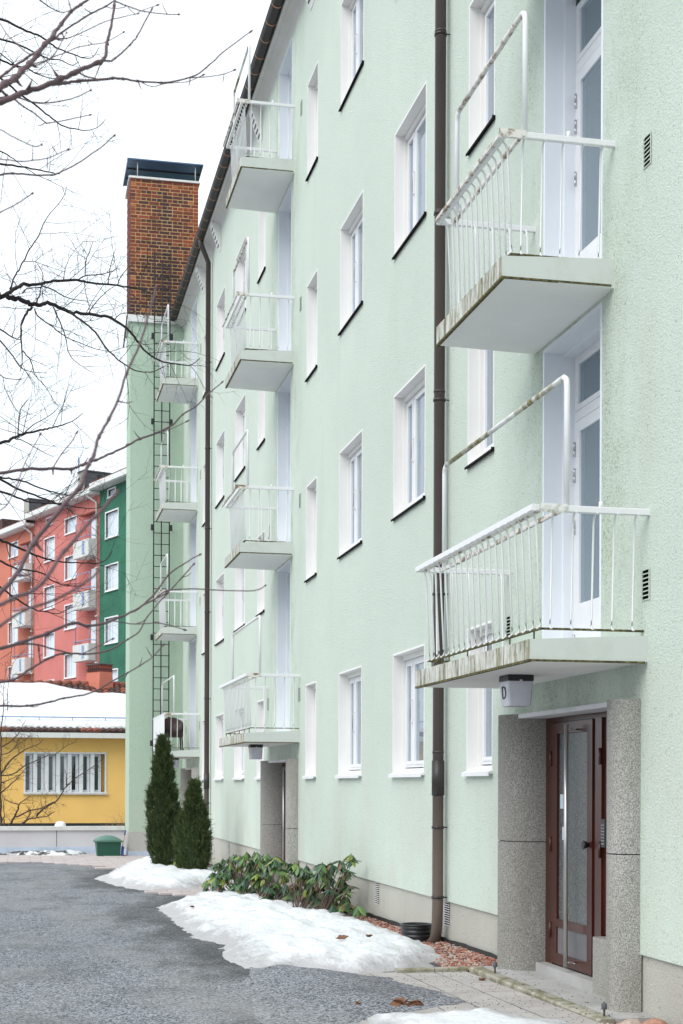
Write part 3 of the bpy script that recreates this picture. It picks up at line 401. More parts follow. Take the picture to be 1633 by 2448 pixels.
SNOWB = [[1.266,26.644],[1.536,27.72],[2.146,32.023],[2.639,34.478],[3.007,35.351],[3.3,34.0],[3.8,32],[3.8,25.0],[3.063,24.294],[2.742,22.832],[2.355,22.785],[1.819,23.094],[1.493,24.598]]
SNOWC = [[2.036,9.148],[2.198,9.397],[2.329,9.467],[2.624,9.486],[2.824,9.513],[3.04,9.716],[3.227,9.31],[3.289,9.029],[3.438,8.822],[3.3,8.0],[2.0,8.0]]
SNOWD = [[-0.575,37.722],[0.313,37.35],[1.079,37.002],[1.479,37.348],[1.851,38.147],[2.0,38.2],[-1.5,38.2]]
ASPH = [[2.022,13.094],[2.439,12.14],[2.728,11.542],[2.88,11.068],[2.953,10.495],[3.054,9.989],[2.984,9.809],[2.784,9.683],[2.566,9.526],[2.233,9.214],[1.916,8.76],[1.419,8.396]]

def gz(y): return .19 - .0104 * max(-5., min(42., y))

# ---------------- ground ----------------
def axis(lst, a, b_, st):
    n = int(round((b_ - a) / st)); return [v for v in lst if v < a - 1e-6] + [a + (b_ - a) * i / n for i in range(n + 1)] + [v for v in lst if v > b_ + 1e-6]
xs = axis([-800, -200, -60, -20, -8, 8, 20, 60, 200, 800], -3.0, 4.4, .13)
ys = axis([-300, -100, -30, -5, 2, 45, 60, 100, 200, 500, 1500], 7.0, 38.5, .17)
SN = [SNOWA, SNOWB, SNOWC]
me = bpy.data.meshes.new("asphalt_yard"); vs = []; wet = []
for y in ys:
    for x in xs:
        z = gz(y)
        if 7 < y < 38 and x < 3.4: z += .012 * noise.noise(Vector((x * .7, y * .4, 0)))
        if x > 3.72 and 7.0 < y < 37: z -= .02
        vs.append((x, y, z))
        wv = 0
        if -3 < x < 4.4 and 7 < y < 38.5: wv = max(math.exp(-pdist(x, y, p) / .55) for p in SN)
        wet.append(wv)
nx = len(xs); fs = [(j * nx + i, j * nx + i + 1, (j + 1) * nx + i + 1, (j + 1) * nx + i) for j in range(len(ys) - 1) for i in range(nx - 1)]
me.from_pydata(vs, [], fs); me.materials.append(M["asphalt_gravel"])
at = me.attributes.new("wet", 'FLOAT', 'POINT'); at.data.foreach_set("value", wet)
yard = bpy.data.objects.new("asphalt_yard", me); COL.objects.link(yard)
tag(yard, "grey gravelly asphalt yard with dark wet patches along the snow", kind="structure")

def patch(name, poly, hfun, step, mat, base=gz, **k):
    """a low mound over a ground outline: height falls below the ground at its ragged rim"""
    x0 = min(p[0] for p in poly) - .15; x1 = max(p[0] for p in poly) + .15; y0 = min(p[1] for p in poly) - .15; y1 = max(p[1] for p in poly) + .15
    nx = int((x1 - x0) / step) + 1; ny = int((y1 - y0) / (step * k.get('ya', 1.5))) + 1
    V = []; E = []; H = []
    for j in range(ny + 1):
        for i in range(nx + 1):
            x = x0 + (x1 - x0) * i / nx; y = y0 + (y1 - y0) * j / ny
            d = pdist(x, y, poly) * (1 if inside(x, y, poly) else -1)
            d += .08 * noise.noise(Vector((x * 5, y * 3.4, 3))) + .05 * noise.noise(Vector((x * 17, y * 12, 1)))
            h = hfun(x, y, d); V.append((x, y, base(y) + h)); E.append(max(0, d)); H.append(h)
    F = []
    for j in range(ny):
        for i in range(nx):
            q = [j * (nx + 1) + i, j * (nx + 1) + i + 1, (j + 1) * (nx + 1) + i + 1, (j + 1) * (nx + 1) + i]
            if max(H[a] for a in q) > -.012: F.append(q)
    me = bpy.data.meshes.new(name); me.from_pydata(V, [], F); me.materials.append(M[mat])
    me.polygons.foreach_set("use_smooth", [True] * len(F))
    a = me.attributes.new("edge", 'FLOAT', 'POINT'); a.data.foreach_set("value", E)
    me.attributes.new("wet", 'FLOAT', 'POINT')
    o = bpy.data.objects.new(name, me); COL.objects.link(o); return o
def snow_h(top, k=1.):
    def f(x, y, d):
        if d < 0: return -.03 + d * .5 if d > -.1 else -.08
        rise = top * (1 - math.exp(-d / (.33 * k)))
        n_ = noise.noise(Vector((x * 2.6, y * 1.7, 7))) * .45 + noise.noise(Vector((x * 6, y * 4.5, 2))) * .30 + noise.noise(Vector((x * 12, y * 10, 5))) * .14
        return -.006 + .014 * min(1, d / .10) + rise * (1 + n_) * (.35 + .65 * min(1, d / .30))
    return f
tag(patch("snow_patch", SNOWA, snow_h(.15), .045, "snow_white"), "large melting snow patch under the broad-leaved shrub", kind="structure")
tag(patch("snow_patch", SNOWB, snow_h(.16), .07, "snow_white", ya=2), "snow heap round the two dark conifers", kind="structure")
tag(patch("snow_patch", SNOWC, snow_h(.055, .6), .03, "snow_white"), "thin snow strip on the pavement in the foreground", kind="structure")
tag(patch("snow_patch", SNOWD, snow_h(.17), .07, "dirty_snow"), "dirty snow bank at the foot of the low grey wall", kind="structure")

# raised bed along the wall (gravel lies on it)
def bed_h(y): return gz(y) + .065
mb = MB()
for a, c in ((11.62, 21.1), (23.75, 33.2)):
    mb.add([(3.58, a, gz(a) - .02), (3.96, a, gz(a) + .06), (3.96, c, gz(c) + .05), (3.58, c, gz(c) - .02)], [(0, 1, 2, 3)])
mb.build("soil_bed", "soil", kind="structure", label="narrow soil bed along the foot of the mint wall")
def stone(mb, x, y, z, r, n=6):
    k = [random.uniform(.7, 1.25) for _ in range(3)]; rz = random.uniform(0, 3.14); c, s_ = math.cos(rz), math.sin(rz)
    vs = []
    for (a, b_, d) in ((0, 0, 1), (1, 0, .25), (.31, .95, .25), (-.81, .59, .25), (-.81, -.59, .25), (.31, -.95, .25), (.8, .3, -.6), (-.3, .8, -.6), (-.8, -.4, -.6), (.3, -.8, -.6)):
        a *= k[0] * random.uniform(.85, 1.15); b_ *= k[1] * .8 * random.uniform(.85, 1.15); d *= k[2] * .6
        vs.append((x + r * (a * c - b_ * s_), y + r * (a * s_ + b_ * c), z + r * d))
    mb.add(vs, [(0, 1, 2), (0, 2, 3), (0, 3, 4), (0, 4, 5), (0, 5, 1), (1, 6, 7, 2), (2, 7, 3), (3, 7, 8, 4), (4, 8, 5), (5, 8, 9), (5, 9, 1), (1, 9, 6)])
mb = MB()
for i in range(5200):
    y = 11.66 + (18.3 - 11.66) * random.random() ** 1.25; x = random.uniform(3.50, 3.92)
    z = gz(y) - .01 + max(0, (x - 3.5)) * .17 + random.uniform(-.004, .012)
    mb.cur = random.choices(range(5), (4, 3, 2, 2, 2))[0]; stone(mb, x, y, z, random.uniform(.010, .021))
for i in range(500):
    y = random.uniform(7.6, 9.0); x = random.uniform(3.55, 3.93); mb.cur = random.choices(range(5), (2, 2, 3, 2, 3))[0]
    stone(mb, x, y, gz(y) + .0, random.uniform(.010, .022))
mb.build("gravel_strip", ["pebble_%d" % i for i in range(5)], kind="stuff", label="reddish gravel along the foot of the mint wall")
mb = MB()
for (a, c) in ((11.64, 21.0),):
    n_ = 60
    for i in range(n_):
        ya = a + (c - a) * i / n_; yb = a + (c - a) * (i + 1) / n_; h1 = .02 * noise.noise(Vector((0, ya * 7, 0))); h2 = .02 * noise.noise(Vector((0, yb * 7, 0)))
        mb.add([(3.925, ya, gz(ya) + .05), (3.925, yb, gz(yb) + .05), (3.932, yb, gz(yb) + .105 + h2), (3.932, ya, gz(ya) + .105 + h1), (3.942, yb, gz(yb) + .105 + h2), (3.942, ya, gz(ya) + .105 + h1)], [(0, 3, 2, 1), (3, 5, 4, 2)])
mb.build("drainage_mat", "edging_black", kind="structure", label="black drainage mat edge sticking up along the plinth")

# pavement of small concrete pavers by the kerb
pv = empty("pavement", (3.0, 10.0, gz(10)), "pale concrete pavers beside the entrance kerb"); pv['kind'] = 'structure'
mb = MB(); mb.add([(2.0, 7.6, gz(7.6) + .009), (3.57, 7.6, gz(7.6) + .009), (3.57, 11.75, gz(11.75) + .009), (2.0, 11.75, gz(11.75) + .009)], [(0, 1, 2, 3)]); mb.build("joint_bed", "joint_dark", pv)
cols_ = [3.57 - .27 * i for i in range(7)]; row = 7.7; r_i = 0
while row < 11.75:
    hgt = .265 if r_i % 5 else .265
    for ci in range(6):
        x1 = cols_[ci]; x0 = cols_[ci + 1]
        if row + hgt > 11.76: continue
        o = inst("paver", "paver", "paver_stone", lambda m: m.bbox(-.128, .128, -.125, .125, -.03, .0, .002), pv, ((x0 + x1) / 2, row + hgt / 2, gz(row + hgt / 2) + .0125 + random.uniform(-.001, .001)))
        o.rotation_euler = (-.0104, random.uniform(-.003, .003), 0)
    row += hgt; r_i += 1
def asph_h(x, y, d): return -.02 if d < -.05 else .012 + .012 * min(1, max(0, d) / .25) + d * .05
o = patch("asphalt_edge", ASPH, asph_h, .035, "asphalt_gravel"); tag(o, "loose gravel tongue spilling from the asphalt over the pavers", kind="structure")
mb = MB()
for i in range(900):
    x = random.uniform(2.3, 3.95); y = random.uniform(8.6, 11.6)
    z = gz(y) + .013 if x < 3.56 else .127
    if x > 3.56 and y < 8.9: continue
    stone(mb, x, y, z + .001, random.choice((.003, .004, .006)))
mb.build("grit", "chimney_grey", kind="stuff", label="dark grit scattered over the pavers and the entrance step")
# far pavement strips (joined: each slab is only a few pixels tall there)
def slab_field(name, poly, tx, ty, label, zoff=.006, skew=0.):
    mb = MB(); x0 = min(p[0] for p in poly); x1 = max(p[0] for p in poly); y0 = min(p[1] for p in poly); y1 = max(p[1] for p in poly)
    y = y0; r = 0
    while y < y1:
        x = x0 - (tx / 2 if r % 2 else 0)
        while x < x1:
            if inside(x + tx / 2, y + ty / 2, poly):
                z = gz(y + ty / 2) + .02 + random.uniform(-.002, .003); g_ = .008
                mb.bbox(x + g_, x + tx - g_, y + g_, y + ty - g_, z - .04, z + zoff, .004)
            x += tx
        y += ty; r += 1
    return mb.build(name, "paver_sheet", kind="structure", label=label)
slab_field("pavement", [(-3, 33.9), (.2, 33.9), (.8, 33.3), (1.45, 31.3), (1.75, 30.2), (2.6, 30.2), (3.9, 33.0), (3.9, 36.8), (2.6, 38.2), (-3, 38.2)], .5, .5, "pinkish pavers in front of the low wall and the green bin")
slab_field("pavement", [(1.85, 22.8), (2.3, 21.2), (2.9, 21.4), (3.95, 20.9), (3.95, 24.0), (2.8, 23.9)], .35, .35, "pavers leading to the middle entrance between two snow patches")

# ---------------- main building ----------------
BX = 3.95
bld = empty("apartment_building", (BX, 9.0, 0.1), "tall mint green plastered apartment block with white balconies filling the right side", "building")
YC = [10.30, 22.43, 34.56]
OPEN = []     # y0, y1, z0, z1
LV = [(1.70, 3.012), (4.465, 5.805), (7.295, 8.635), (10.13, 11.475)]
WINS = []     # y0, y1, level, type
for k in (0, 1):
    yb = YC[k]
    for (a, c, ty) in ((1.81, 2.565, 'c'), (4.0, 5.285, 'b'), (6.79, 8.075, 'a'), (9.54, 10.30, 'n')):
        if k == 1 and ty == 'a': c = 8.07
        for li in range(4): WINS.append((yb + a, yb + c, li, ty))
for (y0, y1, li, ty) in WINS: OPEN.append((y0, y1, LV[li][0], LV[li][1]))
ZB = [(2.395, 2.565), (4.99, 5.19), (7.82, 8.02), (10.655, 10.86)]
HEAD = [4.965, 7.79, 10.62, 12.78]
def zoff(k, lv): return -.19 if (k > 0 and lv == 0) else 0.
for k in range(3):
    for lv in range(4): OPEN.append((YC[k] - .595, YC[k] + .595, ZB[lv][1] + zoff(k, lv), HEAD[lv]))
    OPEN.append((YC[k] - 1.12, YC[k] + 1.12, -.5, 2.165 + zoff(k, 0)))
Y0, Y1, Z1 = -3.0, 36.8, 12.95
def wall_cells(name, mat, y0, y1, z0, z1, x, depth, openings, parent):
    ysq = sorted({y0, y1} | {v for o in openings for v in o[:2] if y0 < v < y1}); zsq = sorted({z0, z1} | {v for o in openings for v in o[2:] if z0 < v < z1})
    mb = MB(); idx = {}
    def vid(y, z):
        if (y, z) not in idx: idx[(y, z)] = len(mb.v); mb.v.append((x, y, z))
        return idx[(y, z)]
    for i in range(len(ysq) - 1):
        # merge vertical runs of solid cells
        run = None
        for j in range(len(zsq) - 1):
            cy, cz = (ysq[i] + ysq[i + 1]) / 2, (zsq[j] + zsq[j + 1]) / 2
            hole = any(o[0] < cy < o[1] and o[2] < cz < o[3] for o in openings)
            if not hole:
                a, b_, c, d = vid(ysq[i], zsq[j]), vid(ysq[i + 1], zsq[j]), vid(ysq[i + 1], zsq[j + 1]), vid(ysq[i], zsq[j + 1])
                mb.face([a, d, c, b_])
    for (a, b_, c, d) in openings:
        a, b_, c, d = max(a, y0), min(b_, y1), max(c, z0), min(d, z1)
        if a >= b_ or c >= d: continue
        X = x + depth
        mb.add([(x, a, c), (x, b_, c), (x, b_, d), (x, a, d), (X, a, c), (X, b_, c), (X, b_, d), (X, a, d)], [(0, 4, 7, 3), (1, 2, 6, 5)] + ([(3, 7, 6, 2)] if d < z1 else []) + ([(0, 1, 5, 4)] if c > z0 else []))
    return mb.build(name, mat, parent)
wall_cells("wall", "mint_plaster", Y0, Y1, .51, Z1, BX, .32, OPEN, bld)
wall_cells("plinth", "plinth_plaster", Y0, Y1, -.6, .53, BX + .022, .25, [o for o in OPEN if o[2] < 0], bld)
mb = MB(); mb.box(BX, BX + .021, Y0, YC[0] - 1.28, .502, .5098)
for k in range(3):
    a = YC[k] + 1.28; c = YC[k + 1] - 1.28 if k < 2 else 36.8
    if a < 36.8: mb.box(BX, BX + .021, a, c, .502, .5098)
mb.build("wall_bottom_edge", "mint_plaster", bld)
# shell that closes the volume behind the facade
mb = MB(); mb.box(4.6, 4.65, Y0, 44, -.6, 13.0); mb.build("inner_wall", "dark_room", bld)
mb = MB(); mb.box(BX + .1, 15, Y0 - .25, Y0, -.6, 13.0); mb.build("end_wall", "mint_plaster", bld)
mb = MB(); mb.box(14.8, 15, Y0, 44, -.6, 13.0); mb.build("rear_wall", "mint_plaster", bld)
mb = MB(); mb.add([(3.62, Y0 - .4, 13.13), (3.62, 36.78, 13.13), (9.5, 36.78, 16.2), (9.5, Y0 - .4, 16.2), (15.4, Y0 - .4, 13.13), (15.4, 44, 13.13), (9.5, 44, 16.2)], [(0, 3, 2, 1), (3, 4, 5, 6)])
mb.add([(4.4, 36.78, 13.0), (4.4, 44, 13.0), (9.5, 44, 16.2), (9.5, 36.78, 16.2)], [(0, 3, 2, 1)])
mb.build("roof", "roof_dark", bld)
# cove, fascia
mb = MB()
prof = [(3.951, 12.80), (3.94, 12.86), (3.91, 12.905), (3.86, 12.935), (3.80, 12.95), (3.80, 12.962), (3.735, 12.962), (3.735, 13.11), (3.96, 13.11)]
mb.xprism(prof, Y0, 36.78); mb.build("cornice", ["soffit"], bld)
# gutter half round, with roof edge sheet, clips
mb = MB(); cx, cz, r = 3.655, 13.055, .085; n = 10; L = [Y0 + (36.55 - Y0) * i / 60 for i in range(61)]
ring = [(cx + r * math.cos(math.pi + math.pi * j / n), cz + r * math.sin(math.pi + math.pi * j / n)) for j in range(n + 1)]
for y in L:
    for (x, z) in ring: mb.v.append((x, y, z))
for i in range(60):
    for j in range(n): a = i * (n + 1) + j; mb.face([a, a + n + 1, a + n + 2, a + 1], True)
k0 = len(mb.v); mb.v.extend([(x, 36.55, z) for x, z in ring]); mb.face(list(range(k0, k0 + n + 1)))
mb.tube([(cx - r, Y0, cz), (cx - r, 36.55, cz)], .009, 5)
mb.build("gutter", "gutter_brown", bld)
mb = MB(); mb.xprism([(3.575, 13.10), (3.60, 13.155), (3.80, 13.20), (3.80, 13.17), (3.61, 13.125)], Y0, 36.7); mb.build("roof_edge", "dark_metal", bld)
def clip(m):
    ms = []
    for s_ in (-.012, .012):
        for j in range(9): th = math.pi + math.pi * (j + .2) / 8.4; ms.append(((r + .004) * math.cos(th), s_, (r + .004) * math.sin(th)))
    m.add(ms, [(j, j + 9, j + 10, j + 1) for j in range(8)], True)
y = 16.2
while y < 36.5:
    inst("clip", "gutter_clip", "copper_clip", clip, bld, (cx, y, cz)); y += .525

# ---------------- windows ----------------
def window(y0, y1, li, ty):
    z0, z1 = LV[li]; W_ = y1 - y0; H_ = z1 - z0; key = (ty, round(W_, 3), round(H_, 3)); wide = ty in 'ab'; d = .14
    at = (BX, y0, z0); frame_x = .135
    def reveal(m):
        e = .004; t = .022
        m.box(-e, frame_x + .06, W_ - t, W_ - .001, .001, H_ - .001); m.box(-e, frame_x + .06, .001, t, .001, H_ - .001)
        m.box(-e, frame_x + .06, t, W_ - t, H_ - t, H_ - .001)
        m.box(.10, frame_x + .06, W_ - t - .014, W_ - t - .001, .05, H_ - t - .001)      # inner lining step
        m.box(.10, frame_x + .06, t + .001, W_ - t - .015, H_ - t - .05, H_ - t - .001)
    wn = inst(("rev",) + key, "window", "white_reveal", reveal, bld, at)
    a, c = .024, W_ - .037; zb, zt = .085, H_ - .075
    fw = .045
    def frame(m):
        X0, X1 = frame_x, frame_x + .05
        m.box(X0, X1, a, c, zt - fw, zt); m.box(X0, X1, a, c, zb, zb + fw); m.box(X0, X1, a, a + fw, zb + fw, zt - fw); m.box(X0, X1, c - fw, c, zb + fw, zt - fw)
        if wide: m.box(X0 - .004, X1, c - .37, c - .30, zb + fw, zt - fw)
    inst(("fr",) + key, "frame", "white_paint", frame, wn, at)
    panes = [(a + fw, c - .37), (c - .30, c - fw)] if wide else [(a + fw, c - fw)]
    for pi, (pa, pc) in enumerate(panes):
        s_ = .035
        def sash(m):
            X0, X1 = frame_x - .012, frame_x + .03; A, B = zb + fw - .012, zt - fw + .012
            m.box(X0, X1, pa - .01, pa + s_, A, B); m.box(X0, X1, pc - s_, pc + .01, A, B); m.box(X0, X1, pa + s_, pc - s_, A, A + s_); m.box(X0, X1, pa + s_, pc - s_, B - s_, B)
        inst(("sash", pi) + key, "sash", "white_paint", sash, wn, at)
        def pane(m): m.box(frame_x + .008, frame_x + .014, pa + s_ - .004, pc - s_ + .004, zb + fw + .015, zt - fw - .015)
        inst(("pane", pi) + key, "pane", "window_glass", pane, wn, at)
    if wide:
        def hd(m): m.tube([(frame_x - .014, c - .335, .55), (frame_x - .04, c - .335, .57), (frame_x - .04, c - .335, .78), (frame_x - .014, c - .335, .80)], .006, 6)
        inst(("wh",) + key, "handle", "steel", hd, wn, at)
    def cur(m):
        n_ = int(W_ / .05) * 2; a2 = a if li else a + (c - a) * (.62 if wide else .45)
        vs_ = [(frame_x + .11 + .018 * (i % 2), a2 + .02 + (c - a2 - .04) * i / n_) for i in range(n_ + 1)]
        for i in range(n_):
            (xa, ya), (xb, yb_) = vs_[i], vs_[i + 1]; m.add([(xa, ya, zb), (xb, yb_, zb), (xb, yb_, zt), (xa, ya, zt)], [(0, 3, 2, 1)], True)
    inst(("cur", li > 0) + key, "curtain", "curtain_white", cur, wn, at)
    dark = li > 0
    def sill(m):
        m.xprism([(-.045 if not dark else -.024, -.002), (-.045 if not dark else -.024, .012 if not dark else .003), (frame_x, .075), (frame_x, .045), (0.0, -.002)], -.012 if not dark else .0, W_ + .012 if not dark else W_)
        m.box(-.048, -.040, -.015, W_ + .015, -.022, .012) if not dark else None
    inst(("sill", dark) + key, "sill", "white_paint", sill, wn, at)
    if dark:
        def drip(m):
            m.box(-.030, -.0245, -.008, W_ + .008, -.020, .002); m.box(-.0245, -.001, -.008, W_ + .008, -.010, -.003)
            m.box(-.030, .0, -.010, -.0081, -.020, .02)
        inst(("drip",) + key, "sill_drip", "drip_black", drip, wn, at)
for wv in WINS: window(*wv)

# ---------------- vents ----------------
def vent(y, z, h, parent, n_=7, wd=.105, mat="mint_plaster"):
    at = (BX, y, z)
    def back(m): m.box(-.003, .03, 0, wd, 0, h)
    v = inst(("vb", h, wd), "vent", "vent_black", back, parent, at)
    def sl(m):
        for i in range(n_ + 1):
            zz = h * i / n_; m.box(-.0065, -.0035, 0, wd, zz - .0035, zz + .0035)
        m.box(-.010, -.0035, -.006, 0, -.006, h + .006); m.box(-.010, -.0035, wd, wd + .006, -.006, h + .006)
    inst(("vs", h, wd, mat), "vent_slats", mat, sl, v, at)
for k in range(3):
    for lv, zz in enumerate((2.80, 5.60, 8.44, 11.27)):
        vent(YC[k] - 1.41, zz, .195, bld)
        if lv < 2: vent(YC[k] + 1.34, zz, .195, bld)
for y, z in ((16.28, .25), (13.47, .27), (28.5, .25)):
    at = (BX + .022, y, z)
    inst("pv", "plinth_vent", "vent_black", lambda m: m.box(-.003, .03, 0, .17, 0, .24), bld, at)
    pvn = inst("pvs", "vent_grille", "white_paint", lambda m: [m.box(-.0065, -.0035, 0, .17, .24 * i / 11 - .005, .24 * i / 11 + .005) for i in range(12)], bld, at)

# ---------------- attic louvres leaning under the cornice ----------------
for ya in (20.29, 24.76, 29.98, 32.62):
    mb = MB(); hw = .14
    # leaning frame from the wall foot up to the soffit edge
    a0 = (3.945, 12.42); a1 = (3.745, 12.955)
    mb.add([(a0[0], ya - hw, a0[1]), (a0[0], ya + hw, a0[1]), (a1[0], ya + hw, a1[1]), (a1[0], ya - hw, a1[1]), (3.952, ya - hw, 12.955), (3.952, ya + hw, 12.955)],
           [(0, 3, 2, 1), (0, 4, 3), (1, 2, 5)])
    lf = mb.build("attic_louvre", "fascia_white", bld)
    mb = MB()
    for i in range(5):
        t = .16 + .15 * i; x = a0[0] + (a1[0] - a0[0]) * t; z = a0[1] + (a1[1] - a0[1]) * t
        mb.box(x - .012, x - .004, ya - hw + .05, ya + hw - .05, z, z + .05)
    mb.build("louvre_slats", "dark_metal", lf)

# ---------------- balcony doors ----------------
REF = [2.60, 5.285, 8.115, 10.945]
def balcony_door(k, lv):
    yc = YC[k]; zo = zoff(k, lv); zb = ZB[lv][1] + zo; zh = HEAD[lv]; key = (lv, zo != 0); at = (BX, yc, zb); H_ = zh - zb; rf = REF[lv] - zb + (zo if lv == 0 else 0)
    hw = .595
    def rev(m):
        e = .003
        for s_ in (-1, 1):
            A, B = sorted((s_ * (hw - .001), s_ * (hw - .03))); m.box(-e, .15, A, B, .0, H_ - .002)
            A, B = sorted((s_ * (hw - .001), s_ * (hw - .05))); m.box(.15, .24, A, B, .0, H_ - .002)
        m.box(-e, .15, -hw + .03, hw - .03, H_ - .03, H_ - .002); m.box(.15, .24, -hw + .05, hw - .05, H_ - .06, H_ - .002)
        m.box(-.004, .24, -hw, hw, -.03, .012)
    rv = inst(("brev",) + key, "balcony_doorway", "blue_white", rev, bld, at)
    X0, X1 = .24, .30; fo = .55; ft = .075; dt = rf + 1.80; tt = min(rf + 2.34, H_ - .06)
    def fr(m):
        m.box(X0, X1, -fo, -fo + .045, 0, tt); m.box(X0, X1, fo - .045, fo, 0, tt); m.box(X0, X1, -fo + .045, fo - .045, tt - .04, tt)
        m.box(X0 - .01, X1, -fo + .045, fo - .045, dt, dt + .075)
    inst(("bfr",) + key, "door_frame", "white_paint", fr, rv, at)
    def leaf(m):
        a = fo - .05; x0, x1 = X0 - .012, X0 + .035
        m.box(x0, x1, a - .085, a, .03, dt - .005); m.box(x0, x1, -a, -a + .085, .03, dt - .005)
        m.box(x0, x1, -a + .085, a - .085, dt - .09, dt - .005); m.box(x0, x1, -a + .085, a - .085, .03, rf + .39)
        # transom sash
        m.box(x0, x1, a - .06, a, dt + .078, tt - .042); m.box(x0, x1, -a, -a + .06, dt + .078, tt - .042)
        m.box(x0, x1, -a + .06, a - .06, dt + .078, dt + .12); m.box(x0, x1, -a + .06, a - .06, tt - .075, tt - .042)
    inst(("blf",) + key, "door_leaf", "white_paint", leaf, rv, at)
    def gl(m): m.box(X0 + .004, X0 + .01, -.42, .42, rf + .385, dt - .085)
    inst(("bg1",) + key, "pane", "door_glass", gl, rv, at)
    def gl2(m): m.box(X0 + .004, X0 + .01, -.445, .445, dt + .115, tt - .07)
    inst(("bg2",) + key, "pane", "door_glass", gl2, rv, at)
    def cur(m):
        n_ = 26; pts = [(.40 + .03 * ((i * 7 % 3) / 2), -.5 + 1.0 * i / n_) for i in range(n_ + 1)]
        for i in range(n_):
            (xa, ya), (xb, yb_) = pts[i], pts[i + 1]; m.add([(xa, ya, 0), (xb, yb_, 0), (xb, yb_, tt), (xa, ya, tt)], [(0, 3, 2, 1)])
    inst(("bcur",) + key, "curtain", "curtain_blue", cur, rv, at)
    for hz in (1.53, 1.33, .93, .05):
        def hg(m): m.tube([(X0 - .02, fo - .052, 0), (X0 - .02, fo - .052, .055)], .011, 8); m.tube([(X0 - .02, fo - .052, .058), (X0 - .02, fo - .052, .11)], .009, 8)
        inst("hinge", "hinge", "hinge_steel", hg, rv, (at[0], at[1], zb + rf + hz))
for k in range(3):
    for lv in range(4): balcony_door(k, lv)

